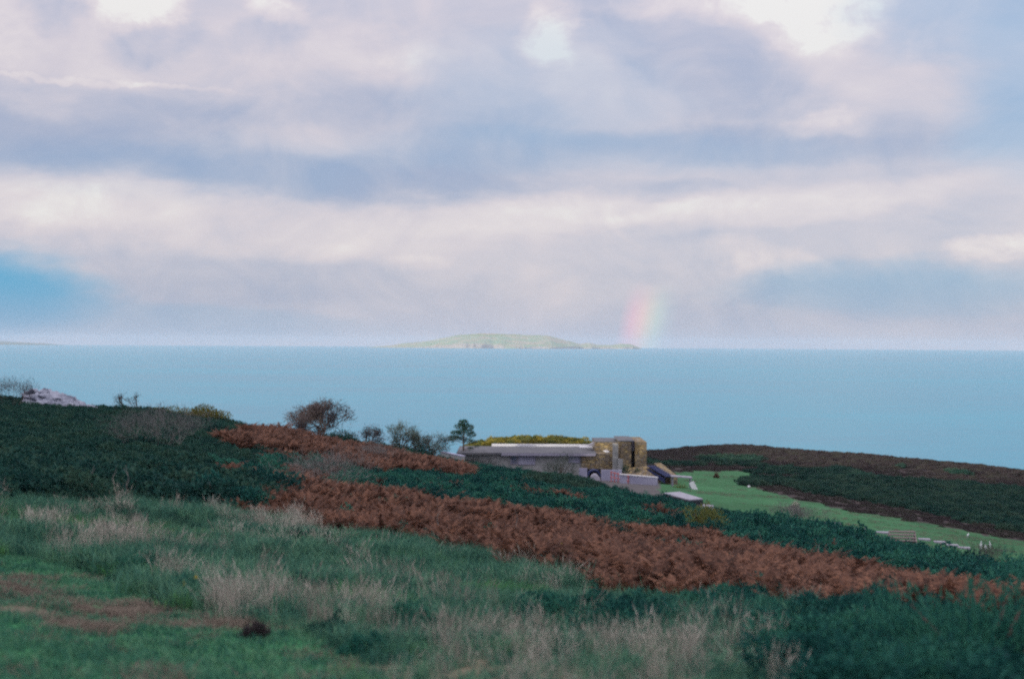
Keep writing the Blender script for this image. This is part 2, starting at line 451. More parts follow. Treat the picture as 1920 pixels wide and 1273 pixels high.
def height(x, y, bumps=True):
    x = np.asarray(x, float); y = np.asarray(y, float); sh = x.shape
    x = x.ravel(); y = y.ravel()
    r = np.hypot(x, y); az = np.degrees(np.arctan2(x, y))
    a = np.clip(az, T_AZ[0], T_AZ[-1])
    j = np.clip(np.searchsorted(T_AZ, a) - 1, 0, len(T_AZ) - 2)
    t = (a - T_AZ[j]) / (T_AZ[j + 1] - T_AZ[j])
    # Catmull-Rom across the columns
    def row(k): return T_Z[np.clip(k, 0, len(T_AZ) - 1)]
    p0, p1, p2, p3 = row(j - 1), row(j), row(j + 1), row(j + 2)
    t_ = t[:, None]
    rows = 0.5 * (2*p1 + (p2 - p0)*t_ + (2*p0 - 5*p1 + 4*p2 - p3)*t_**2 + (3*p1 - p0 - 3*p2 + p3)*t_**3)
    zf = _herm(R_ALL, rows, np.clip(r, 0, 1499))
    # the hill that rises behind the left shoulder and keeps the low sun off this slope
    v = x * SH[0] + y * SH[1]; u = x * UH[0] + y * UH[1]
    H = np.interp(u, RIDGE_U, RIDGE_H)
    s_ = np.clip(v / 250, 0, 1); prof = s_ ** 1.55
    zb = -1.7 + H * prof + np.where(v < 0, 0.085 * v, 0) - 0.13 * np.clip(x, 0, None) - np.where(v > 250, 0.02 * (v - 250), 0)
    over = np.clip(-v - 150, 0, None)
    zb = zb - 0.0010 * over ** 2
    zb = np.maximum(zb, -60)
    w = np.clip((np.abs(az + 1.0) - 27.5) / 36, 0, 1); w = w * w * (3 - 2 * w)
    z = zf * (1 - w) + zb * w
    if bumps:
        k = np.clip(r / 30, 0, 1)
        z = z + (fbm(x / 9, y / 9, 3) - 0.5) * np.where((r > 95) & (x > 9), .30, .75) * k + (fbm(x / 2.2, y / 2.2, 5) - 0.5) * np.where((r > 95) & (x > 9), .05, .22) * np.clip(r / 10, 0, 1)
    return (z + CAM[2]).reshape(sh)

def ground(px, py, rmax=420, rmin=7):
    """where the line of sight through a photo point first meets the bare ground"""
    d = ray(px, py); h = math.hypot(d[0], d[1])
    rs = np.linspace(rmin, rmax, 1700)
    P = CAM[None] + d[None] * (rs / h)[:, None]
    g = height(P[:, 0], P[:, 1])
    k = np.nonzero(P[:, 2] <= g)[0]
    i = k[0] if len(k) else int(np.argmin(P[:, 2] - g))
    return np.array([P[i, 0], P[i, 1], g[i]])

# ground cover zones, drawn on the ground itself
Z_TURF = [(-300, 1030), (60, 1050), (160, 1075), (290, 1120), (430, 1165), (560, 1185), (640, 1220), (700, 1290), (700, 1600), (-500, 1600)]
Z_THATCH = [[(-80, 1085), (60, 1090), (150, 1125), (190, 1165), (160, 1190), (60, 1160), (-80, 1130)],
            [(100, 1150), (230, 1120), (420, 1150), (520, 1180), (480, 1195), (330, 1180), (200, 1200)],
            [(190, 1215), (260, 1235), (330, 1273), (270, 1290), (200, 1250)], [(620, 1225), (700, 1235), (720, 1260), (640, 1262)],
            [(20, 1085), (90, 1095), (70, 1110), (10, 1105)]]
Z_PALE = [[(380, 1128), (520, 1130), (640, 1140), (730, 1155), (720, 1190), (600, 1178), (450, 1168), (385, 1158)],
          [(690, 1222), (820, 1210), (1000, 1206), (1200, 1208), (1330, 1220), (1360, 1330), (740, 1330), (720, 1270)],
          [(100, 1020), (260, 1030), (300, 1045), (180, 1050), (90, 1040)], [(410, 985), (560, 985), (600, 1000), (470, 1005)],
          [(310, 1088), (440, 1090), (430, 1104), (300, 1102)], [(45, 985), (120, 975), (130, 1005), (50, 1010)],
          [(1330, 1205), (1480, 1215), (1500, 1330), (1340, 1330)]]
Z_BRACK = [[(440, 955), (520, 930), (640, 930), (760, 942), (850, 962), (950, 978), (1060, 985), (1160, 1005), (1290, 1012), (1400, 1040), (1500, 1062), (1650, 1098), (1800, 1130), (1920, 1158), (2300, 1200),
            (2300, 1250), (1920, 1210), (1750, 1190), (1600, 1172), (1470, 1162), (1330, 1156), (1230, 1146), (1130, 1126), (1060, 1098), (960, 1062), (800, 1032), (640, 1012), (520, 990), (440, 975)],
           [(415, 832), (470, 822), (560, 828), (640, 844), (740, 862), (830, 878), (890, 894), (860, 903), (800, 901), (700, 888), (610, 872), (520, 858), (425, 850)],
           [(300, 902), (350, 895), (450, 902), (440, 914), (330, 912)], [(460, 912), (560, 902), (640, 925), (560, 932)],
           [(930, 1058), (975, 1055), (980, 1072), (935, 1074)]]
Z_LAWN = [(1215, 905), (1232, 893), (1262, 884), (1400, 883), (1425, 893), (1402, 910), (1450, 924), (1520, 941), (1620, 962), (1750, 984), (1850, 1003), (1960, 1022), (2300, 1075),
          (2300, 1130), (1960, 1095), (1860, 1085), (1700, 1052), (1560, 1018), (1440, 992), (1340, 968), (1290, 955), (1240, 940), (1215, 925)]
Z_BARE = [[(1410, 912), (1440, 902), (1520, 925), (1620, 938), (1720, 956), (1860, 990), (1960, 1010), (1960, 1022), (1850, 1003), (1750, 984), (1620, 962), (1520, 941), (1450, 924)],
          [(1590, 880), (1700, 878), (1840, 892), (1860, 910), (1720, 905), (1620, 898)], [(1225, 872), (1400, 874), (1450, 882), (1400, 884), (1262, 884), (1230, 890)]]
Z_YARD = [(835, 850), (900, 862), (1100, 872), (1215, 893), (1240, 905), (1240, 930), (1320, 945), (1340, 962), (1260, 962), (1170, 930), (1080, 905), (960, 890), (880, 876), (835, 866)]
Z_NEAR = [(1020, 1165), (1160, 1162), (1330, 1160), (1470, 1166), (1600, 1170), (1750, 1190), (1920, 1210), (2400, 1250), (2400, 1500), (1500, 1500), (1490, 1290), (1340, 1210), (1180, 1205), (1040, 1190)]
Z_LEFT = [(-600, 600), (1000, 600), (1000, 1000), (440, 960), (330, 948), (180, 940), (0, 930), (-600, 930)]

def zone(x, y, z):
    """0 gorse 1 turf 2 meadow 3 tall pale grass 4 bracken 5 lawn 6 bare heath 7 heather 8 yard 9 low gorse 10 thatch 11 near gorse"""
    px, py, zc = proj(np.stack([x, y, z], -1))
    r = np.hypot(x, y)
    q = np.clip(900 / np.maximum(r, 5), 4, 60)
    px = px + (fbm(x / 1.7, y / 1.7, 21) - 0.5) * q * 2.2
    py = py + (fbm(x / 1.7, y / 1.7, 22) - 0.5) * q * 1.25
    out = np.full(px.shape, 0)
    edge = np.interp(px, [-500, 0, 180, 330, 440, 640, 960, 1130, 1330, 1600, 1920], [925, 930, 942, 950, 965, 1008, 1056, 1112, 1154, 1174, 1210])
    out[py > edge] = 2
    out[inpoly(px, py, Z_NEAR)] = 11
    far = r > 148
    out[far & (px > 1120)] = 9
    out[far & (px > 1120) & (r > 215)] = 7
    for p in Z_BARE: out[inpoly(px, py, p) & (r > 100)] = 6
    out[inpoly(px, py, Z_LAWN) & (r > 85)] = 5
    out[inpoly(px, py, Z_LEFT) & (r < 148) & (px + (fbm(x / 7, y / 7, 23) - .5) * 420 < np.where(py < 850, 900, 520))] = 9
    for p in Z_BRACK: out[inpoly(px, py, p)] = 4
    out[(py < edge) & (py > edge - 62) & (px < 400)] = 9
    out[inpoly(px, py, Z_TURF) & (r < 60)] = 1
    for p in Z_THATCH: out[inpoly(px, py, p) & (r < 60)] = 10
    for p in Z_PALE: out[inpoly(px, py, p) & (r < 60)] = 3
    out[inpoly(px, py, Z_YARD) & (r > 110) & (r < 200)] = 8
    out[(zc < 3)] = 2
    return out

ZCOL = {0: (.020, .035, .022), 1: (.035, .17, .07), 2: (.035, .10, .06), 3: (.16, .14, .10), 4: (.07, .035, .02), 5: (.036, .125, .056),
        6: (.044, .036, .038), 7: (.034, .029, .032), 8: (.085, .083, .088), 9: (.016, .030, .022), 10: (.12, .10, .08), 11: (.016, .035, .024)}

def build_ground():
    azs = np.concatenate([np.arange(-180, -126, 2.0), np.arange(-126, -84, 0.8), np.arange(-84, -26, 1.5), np.arange(-26, 26, 0.14), np.arange(26, 180, 2.0)])
    rs = np.concatenate([[0.6], np.geomspace(2.5, 300, 240), np.geomspace(310, 1300, 40)])
    A, Rr = np.meshgrid(np.radians(azs), rs, indexing='ij')
    X = Rr * np.sin(A); Y = Rr * np.cos(A); Zz = height(X, Y)
    n, m = X.shape
    V = np.stack([X, Y, Zz], -1).reshape(-1, 3)
    V = np.vstack([V, [[0, 0, CAM[2] - 1.7]]])
    i = np.arange(n)[:, None]; j = np.arange(m - 1)[None]
    i2 = (i + 1) % n
    Q = np.stack([i * m + j, i2 * m + j, i2 * m + j + 1, i * m + j + 1], -1).reshape(-1, 4)[:, ::-1]
    faces = Q.tolist() + [(k * m, len(V) - 1, ((k + 1) % n) * m)[::-1] for k in range(n)]
    me = bpy.data.meshes.new('ground'); me.from_pydata(V.tolist(), [], faces)
    zn = zone(V[:, 0], V[:, 1], V[:, 2])
    C = np.ones((len(V), 4), np.float32)
    for k, c in ZCOL.items(): C[zn == k, :3] = c
    lw = zn == 5
    C[lw, :3] *= (0.55 + 0.9 * fbm(V[lw, 0] / 10, V[lw, 1] / 10, 69))[:, None]
    at = me.color_attributes.new('cover', 'FLOAT_COLOR', 'POINT'); at.data.foreach_set('color', C.ravel())
    me.polygons.foreach_set('use_smooth', [True] * len(me.polygons)); me.update()
    m_ = bpy.data.materials.new('hillside_earth'); m_.use_nodes = True; nt = m_.node_tree; nt.nodes.clear(); g = NG(nt)
    a = g.n('ShaderNodeAttribute', attribute_name='cover'); ge = g.n('ShaderNodeNewGeometry')
    n1 = g.noise(ge.outputs['Position'], 0.35, 6, 0.65); n2 = g.noise(ge.outputs['Position'], 5.0, 5, 0.65)
    f = g.m('ADD', g.m('MULTIPLY', n1, 0.9), g.m('MULTIPLY', n2, 0.9))
    c = g.v('SCALE', a.outputs['Color']); g.put(c.node.inputs[3], g.m('MAXIMUM', g.m('ADD', f, 0.1), 0.2))
    c2 = g.mix(g.m('MULTIPLY', g.ss(n1, 0.5, 0.75), 0.12), c, (.12, .10, .06))
    p = g.n('ShaderNodeBsdfPrincipled'); g.put(p.inputs['Base Color'], c2); p.inputs['Roughness'].default_value = 0.95
    p.inputs['Specular IOR Level'].default_value = 0.1
    b = g.n('ShaderNodeBump'); b.inputs['Strength'].default_value = 0.6; b.inputs['Distance'].default_value = 0.08
    g.put(b.inputs['Height'], n2); g.put(p.inputs['Normal'], b.outputs[0])
    o = g.n('ShaderNodeOutputMaterial'); g.put(o.inputs[0], p.outputs[0])
    me.materials.append(m_)
    ob = bpy.data.objects.new('ground', me); COL.objects.link(ob)
    tag(ob, 'uneven hillside falling from the camera to the sea', kind='structure')
build_ground()

# ------------------------------------------------------------------ sea, island, far coast
SEA_R = 14400.0
def build_sea():
    rs = np.concatenate([[200], np.geomspace(300, SEA_R, 40)]); n = 256
    V = [(r * math.sin(2 * math.pi * k / n), r * math.cos(2 * math.pi * k / n), 0.0) for r in rs for k in range(n)]
    fs = [(i * n + k, (i + 1) * n + k, (i + 1) * n + (k + 1) % n, i * n + (k + 1) % n)[::-1] for i in range(len(rs) - 1) for k in range(n)]
    fs.append(tuple(range(n))[::-1])
    m = bpy.data.materials.new('sea_water'); m.use_nodes = True; nt = m.node_tree; nt.nodes.clear(); g = NG(nt)
    ge = g.n('ShaderNodeNewGeometry')
    p1 = g.v('MULTIPLY', ge.outputs['Position'], (.0011, .0032, 1)); p2 = g.v('MULTIPLY', ge.outputs['Position'], (.02, .05, 1))
    n1 = g.noise(p1, 1.0, 5, 0.6); n2 = g.noise(p2, 1.0, 4, 0.65)
    p = g.n('ShaderNodeBsdfPrincipled')
    g.put(p.inputs['Base Color'], g.ramp(g.m('ADD', g.m('MULTIPLY', n1, .6), g.m('MULTIPLY', n2, .4)), [(.38, (.007, .185, .285)), (.62, (.014, .240, .345))]))
    g.put(p.inputs['Roughness'], g.m('ADD', g.m('MULTIPLY', n1, .18), g.m('ADD', g.m('MULTIPLY', n2, .08), .20)))
    p.inputs['IOR'].default_value = 1.33
    b = g.n('ShaderNodeBump'); b.inputs['Strength'].default_value = 0.25; b.inputs['Distance'].default_value = 1.2
    g.put(b.inputs['Height'], n2); g.put(p.inputs['Normal'], b.outputs[0])
    o = g.n('ShaderNodeOutputMaterial'); g.put(o.inputs[0], p.outputs[0])
    me = bpy.data.meshes.new('sea'); me.from_pydata(V, [], fs); me.materials.append(m)
    ob = bpy.data.objects.new('sea', me); COL.objects.link(ob)
    tag(ob, 'calm turquoise sea reaching to a pale horizon', kind='structure')
build_sea()

def land_mat(name, low, green, brown):
    m = bpy.data.materials.new(name); m.use_nodes = True; nt = m.node_tree; nt.nodes.clear(); g = NG(nt)
    ge = g.n('ShaderNodeNewGeometry'); sp = g.n('ShaderNodeSeparateXYZ'); g.put(sp.inputs[0], ge.outputs['Normal'])
    n = g.noise(ge.outputs['Position'], .006, 6, .65); n2 = g.noise(ge.outputs['Position'], .03, 5, .6)
    c = g.mix(g.ss(n, .4, .62), green, brown)
    c = g.mix(g.ss(sp.outputs[2], .86, .62), c, g.ramp(n2, [(.3, tuple(.5 * k for k in low)), (.7, low)]))
    p = g.n('ShaderNodeBsdfPrincipled'); g.put(p.inputs['Base Color'], c); p.inputs['Roughness'].default_value = .9
    o = g.n('ShaderNodeOutputMaterial'); g.put(o.inputs[0], p.outputs[0])
    return m

def build_island():
    Y = 11800.0; k = Y / F
    prof_x = np.array([690, 735, 760, 790, 815, 835, 855, 880, 910, 960, 1000, 1030, 1050, 1075, 1085, 1105, 1120, 1145, 1165, 1182, 1196, 1204])
    prof_h = np.array([0.5, 4, 8, 10.5, 14, 19, 23.5, 26, 26, 25.5, 24.5, 23, 18, 12, 9, 10.5, 7, 6.5, 9, 9, 4, 0]) * k * 1.03
    nx, ny = 340, 60
    px = np.linspace(688, 1206, nx); v = np.linspace(0, 1, ny)
    PX, Vv = np.meshgrid(px, v, indexing='ij')
    X = (PX - 960) * k
    Hh = np.interp(PX, prof_x, prof_h)
    half = 50 + 6.5 * Hh
    half = half * (0.85 + 0.3 * fbm(X / 160, X * 0, 31))
    Yy = Y + (Vv * 2 - 1) * half
    t = np.abs(Vv * 2 - 1)
    cliff = 0.06 + 0.34 * np.clip(fbm(X / 190, Vv * 2, 33) * 1.7 - .45, 0, 1)    # low broken cliffs round the shore
    ridge = 1 - t ** 1.25
    Z = Hh * np.where(t < 0.985, cliff + (1 - cliff) * ridge * (0.9 + 0.2 * (fbm(X / 220, Yy / 220, 35))), 0)
    Z = np.where(t >= 0.999, -12, Z) + (fbm(X / 60, Yy / 60, 36) - .5) * 9 * np.clip(Hh / 60, 0, 1) * (t < .9)
    Z[0, :] = Z[-1, :] = -12
    V = np.stack([X, Yy, Z], -1).reshape(-1, 3)
    i = np.arange(nx - 1)[:, None]; j = np.arange(ny - 1)[None]
    Q = np.stack([i * ny + j, (i + 1) * ny + j, (i + 1) * ny + j + 1, i * ny + j + 1], -1).reshape(-1, 4)
    me = bpy.data.meshes.new('island'); me.from_pydata(V.tolist(), [], Q.tolist())
    me.materials.append(land_mat('island_turf', (.34, .30, .25), (.15, .23, .10), (.28, .24, .14)))
    ob = bpy.data.objects.new('island', me); COL.objects.link(ob)
    tag(ob, 'long low island with a flat green top and pale cliffs far out on the sea', kind='structure')

    Y = 13300.0; k = Y / F
    px = np.linspace(-420, 112, 160); PX, Vv = np.meshgrid(px, np.linspace(0, 1, 16), indexing='ij')
    X = (PX - 960) * k; Hh = np.interp(PX, [-420, -200, 0, 40, 75, 100, 112], [14, 10, 6, 4.5, 3, 1.5, 0]) * k * (.8 + .4 * fbm(X / 90, X * 0, 41))
    t = np.abs(Vv * 2 - 1); Yy = Y + (Vv * 2 - 1) * (200 + 6 * Hh); Z = np.where(t < .99, Hh * (1 - .75 * t ** 2), -10)
    Z[-1, :] = -10
    V = np.stack([X, Yy, Z], -1).reshape(-1, 3); nx, ny = PX.shape
    i = np.arange(nx - 1)[:, None]; j = np.arange(ny - 1)[None]
    Q = np.stack([i * ny + j, (i + 1) * ny + j, (i + 1) * ny + j + 1, i * ny + j + 1], -1).reshape(-1, 4)
    me = bpy.data.meshes.new('headland'); me.from_pydata(V.tolist(), [], Q.tolist())
    me.materials.append(land_mat('headland_turf', (.30, .28, .24), (.05, .09, .05), (.10, .10, .07)))
    ob = bpy.data.objects.new('headland', me); COL.objects.link(ob)
    tag(ob, 'low dark headland on the horizon', kind='structure')
build_island()

def build_haze():
    m = bpy.data.materials.new('haze_air'); m.use_nodes = True; nt = m.node_tree; nt.nodes.clear(); g = NG(nt)
    v = g.n('ShaderNodeVolumePrincipled'); v.inputs['Color'].default_value = (.57, .67, .80, 1)
    v.inputs['Density'].default_value = 5.2e-5; v.inputs['Anisotropy'].default_value = 0.0
    o = g.n('ShaderNodeOutputMaterial'); g.put(o.inputs['Volume'], v.outputs[0])
    e = SEA_R + 300
    zt = 90.0
    o_ = MB().box((-e, -e, -17.5), (e, e, zt)).build('haze', m)
    tag(o_, 'thin sea air', kind='stuff')
build_haze()

# ------------------------------------------------------------------ plant prototypes (meshes for the ground cover)
def tri_mesh(name, V, Fc, mat):
    me = bpy.data.meshes.new(name); V = np.asarray(V, float); Fc = np.asarray(Fc)
    me.from_pydata(V.tolist(), [], Fc.tolist()); me.materials.append(mat); me.update()
    return me

def _unit(v): return v / np.maximum(np.linalg.norm(v, axis=-1, keepdims=True), 1e-9)

def spray_mesh(name, mat, n, rx, rz, L, w, seed, up=0.4, shell=0.45, lumps=0.35, drop=0.15, floor=0.0, flat=0.0):
    """a bush crown made of n narrow leaf sprays (two crossed triangles) in a lumpy dome"""
    g = np.random.default_rng(seed)
    d = _unit(g.normal(size=(n, 3))); d[:, 2] = np.abs(d[:, 2]) - drop * g.random(n)
    d = _unit(d)
    lump = 1 + lumps * (np.sin(d[:, 0] * 4.1 + seed) * np.cos(d[:, 1] * 3.7 + seed * 2) + 0.5 * np.sin(d[:, 2] * 7 + d[:, 0] * 5 + seed))
    rad_ = (shell + (1 - shell) * g.random(n) ** 0.6) * lump
    P = d * rad_[:, None] * np.array([rx, rx, rz]); P[:, 2] = np.maximum(P[:, 2], floor)
    o = _unit(d * np.array([1, 1, rx / rz]) + np.array([0, 0, up]) + g.normal(scale=.45, size=(n, 3)))
    if flat:
        nrm = _unit(d * np.array([1, 1, rx / rz]))
        o = _unit(np.cross(nrm, g.normal(size=(n, 3))) * flat + o * (1 - flat)); s = _unit(np.cross(o, nrm) + g.normal(scale=.3, size=(n, 3)))
    else: s = _unit(np.cross(o, g.normal(size=(n, 3))))
    t = np.cross(o, s)
    ln = (L * (0.6 + 0.8 * g.random(n)))[:, None]; ww = (w * (0.6 + 0.8 * g.random(n)))[:, None]
    V = np.stack([P - s * ww, P + s * ww, P + o * ln, P - t * ww, P + t * ww, P + o * ln * .85], 1).reshape(-1, 3)
    k = np.arange(n)[:, None] * 6
    Fc = np.concatenate([k + np.array([[0, 1, 2]]), k + np.array([[3, 4, 5]])])
    return tri_mesh(name, V, Fc, mat)

def frond_mesh(name, mat, seed, n=10, h=0.72):
    g = np.random.default_rng(seed); V = []; Fc = []
    for i in range(n):
        a = 2 * math.pi * (i + g.random()) / n; hh = h * (0.65 + 0.5 * g.random()); reach = 0.25 + 0.4 * g.random()
        T = np.linspace(0, 1, 16); bx = g.normal(scale=.1, size=2)
        px_ = np.stack([(bx[0] + reach * T ** 1.7) * math.cos(a), (bx[1] + reach * T ** 1.7) * math.sin(a), hh * (1.25 * T - .42 * T ** 2.6)], 1)
        side = np.array([-math.sin(a), math.cos(a), 0.0])
        b = len(V); V += [px_[0] - side * .008, px_[0] + side * .008, px_[-1]]; Fc.append((b, b + 1, b + 2))
        for q in range(3, 16):
            f = (q - 3) / 12; ln = .19 * (1 - f) ** .8 * (.8 + .4 * g.random()) + .03
            tg = _unit(px_[q] - px_[q - 1])
            for sgn in (-1, 1):
                tip = px_[q] + sgn * side * ln + tg * ln * .35 + np.array([0, 0, -ln * (.15 + .5 * g.random())])
                wv = tg * (.018 + .018 * (1 - f))
                b = len(V); V += [px_[q] - wv, px_[q] + wv, tip]; Fc.append((b, b + 1, b + 2))
    return tri_mesh(name, V, Fc, mat)

def blade_mesh(name, mat, n, R, h, w, seed, lean=0.35, head=0.0, wind=(0.12, 0.03)):
    g = np.random.default_rng(seed); V = []; Fc = []
    for i in range(n):
        a, rr = g.random() * 6.283, R * math.sqrt(g.random()); b0 = np.array([rr * math.cos(a), rr * math.sin(a), -0.02])
        hh = h * (.5 + .7 * g.random()); dr = np.array([g.normal(scale=lean), g.normal(scale=lean), 0]) * hh + np.array([wind[0], wind[1], 0]) * hh
        fa = g.random() * 6.283; s = np.array([math.cos(fa), math.sin(fa), 0]) * w * (.6 + .8 * g.random())
        m_ = b0 + dr * .3 + np.array([0, 0, hh * .6]); t = b0 + dr + np.array([0, 0, hh * (1 - .15 * g.random())])
        b = len(V); V += [b0 - s, b0 + s, m_ - s * .75, m_ + s * .75, t]
        Fc += [(b, b + 1, b + 3), (b, b + 3, b + 2), (b + 2, b + 3, b + 4)]
        if head and g.random() < head:
            c = m_ + (t - m_) * .55; s2 = s * 2.4
            b = len(V); V += [c - s2, c + s2, t + (t - m_) * .12]; Fc.append((b, b + 1, b + 2))
    return tri_mesh(name, V, Fc, mat)

def scatter(name, label, meshes, pts, rotz, scl, idx=None, cat=None, tilt=None):
    """one object: plant meshes set on points of the ground (ground cover nobody could count)"""
    n = len(pts)
    if n == 0: return None
    if idx is None: idx = RNG.integers(0, len(meshes), n)
    me = bpy.data.meshes.new(name); me.vertices.add(n); me.vertices.foreach_set('co', np.asarray(pts, np.float32).ravel())
    a = me.attributes.new('rot', 'FLOAT_VECTOR', 'POINT')
    rv = np.zeros((n, 3), np.float32); rv[:, 2] = rotz
    if tilt is not None: rv[:, :2] = tilt
    a.data.foreach_set('vector', rv.ravel())
    a = me.attributes.new('scl', 'FLOAT_VECTOR', 'POINT')
    sc = np.asarray(scl, np.float32)
    if sc.ndim == 1: sc = np.repeat(sc[:, None], 3, 1)
    a.data.foreach_set('vector', np.ascontiguousarray(sc, np.float32).ravel())
    a = me.attributes.new('idx', 'INT', 'POINT'); a.data.foreach_set('value', np.asarray(idx, np.int32))
    me.update()
    for m in {mm.materials[0] for mm in meshes}: me.materials.append(m)
    ob = bpy.data.objects.new(name, me); COL.objects.link(ob)
    ng = bpy.data.node_groups.new(name + '_scatter', 'GeometryNodeTree')
    ng.interface.new_socket('Geometry', in_out='INPUT', socket_type='NodeSocketGeometry')
    ng.interface.new_socket('Geometry', in_out='OUTPUT', socket_type='NodeSocketGeometry')
    N = ng.nodes; Lk = ng.links
    gi = N.new('NodeGroupInput'); go = N.new('NodeGroupOutput'); iop = N.new('GeometryNodeInstanceOnPoints'); jn = N.new('GeometryNodeJoinGeometry')
    for me_ in meshes:
        po = bpy.data.objects.new(me_.name, me_)
        oi = N.new('GeometryNodeObjectInfo'); oi.inputs[0].default_value = po; oi.inputs['As Instance'].default_value = False
        gt = N.new('GeometryNodeGeometryToInstance'); Lk.new(oi.outputs['Geometry'], gt.inputs[0]); Lk.new(gt.outputs[0], jn.inputs[0])
    def na(nm, t):
        k = N.new('GeometryNodeInputNamedAttribute'); k.data_type = t; k.inputs[0].default_value = nm
        return [s for s in k.outputs if s.enabled and s.name == 'Attribute'][0]
    Lk.new(gi.outputs[0], iop.inputs['Points']); Lk.new(jn.outputs[0], iop.inputs['Instance'])
    iop.inputs['Pick Instance'].default_value = True
    Lk.new(na('idx', 'INT'), iop.inputs['Instance Index']); Lk.new(na('rot', 'FLOAT_VECTOR'), iop.inputs['Rotation']); Lk.new(na('scl', 'FLOAT_VECTOR'), iop.inputs['Scale'])
    Lk.new(iop.outputs[0], go.inputs[0])
    md = ob.modifiers.new('scatter', 'NODES'); md.node_group = ng
    tag(ob, label, kind='stuff')
    return ob

def cloud_pts(rmin, rmax, step, a0=-27.5, a1=27.5, jit=1.0):
    """jittered ground points of about the given spacing inside a wedge"""
    n = int(0.5 * rad(a1 - a0) * (rmax ** 2 - rmin ** 2) / step ** 2)
    r = np.sqrt(RNG.random(n) * (rmax ** 2 - rmin ** 2) + rmin ** 2); a = np.radians(a0 + (a1 - a0) * RNG.random(n))
    x, y = r * np.sin(a), r * np.cos(a); z = height(x, y)
    return x, y, z, zone(x, y, z), r

NP = 5
P_GORSE = [spray_mesh('gorse_clump', M_GORSE, 1300, .80, .66, .11, .034, 100 + i, up=.3, lumps=.34, shell=.72, flat=.55) for i in range(NP)]
P_LOW = [spray_mesh('low_gorse_clump', M_GORSE2, 1000, .90, .42, .11, .036, 120 + i, up=.3, lumps=.30, shell=.72, flat=.6) for i in range(NP)]
P_HILL = [spray_mesh('hill_gorse_clump', M_HILLG, 1000, .90, .42, .11, .036, 130 + i, up=.3, lumps=.30, shell=.72, flat=.6) for i in range(4)]
P_HEATH = [spray_mesh('heather_clump', M_HEATH, 700, .90, .28, .11, .045, 140 + i, up=.4, lumps=.25, shell=.7, flat=.6) for i in range(4)]
P_BLOOM = [spray_mesh('gorse_bloom_clump', M_YGORSE, 260, .50, .55, .13, .035, 160 + i, up=.7) for i in range(3)]
P_OLIVE = [spray_mesh('olive_clump', M_OLIVE, 420, .55, .6, .17, .032, 180 + i, up=.8) for i in range(3)]
P_BRACK = [frond_mesh('bracken_plant', M_BRACK, 200 + i) for i in range(7)]
P_PALE = [blade_mesh('dry_grass_tuft', M_PALE, 42, .20, .62, .0030, 220 + i, .22, .45) for i in range(5)]
P_MEAD = [blade_mesh('meadow_tuft', M_MEADOW, 60, .22, .34, .006, 240 + i, .42) for i in range(5)]
P_TURF = [blade_mesh('turf_tuft', M_TURF, 70, .20, .085, .0045, 260 + i, .6) for i in range(4)]
P_THAT = [blade_mesh('thatch_tuft', M_THATCH, 60, .20, .10, .005, 280 + i, .8) for i in range(3)]

def place(name, label, meshes, sel, pts, smin, smax, zs=(.85, 1.2), sink=0.03, mod=None):
    x, y, z = pts[0][sel], pts[1][sel], pts[2][sel]; n = len(x)
    s = smin + (smax - smin) * RNG.random(n)
    if mod is not None: s = s * mod[sel]
    sc = np.stack([s, s, s * (zs[0] + (zs[1] - zs[0]) * RNG.random(n))], 1)
    return scatter(name, label, meshes, np.stack([x, y, z - sink], 1), RNG.random(n) * 6.283, sc,
                   tilt=RNG.normal(scale=.08, size=(n, 2)))

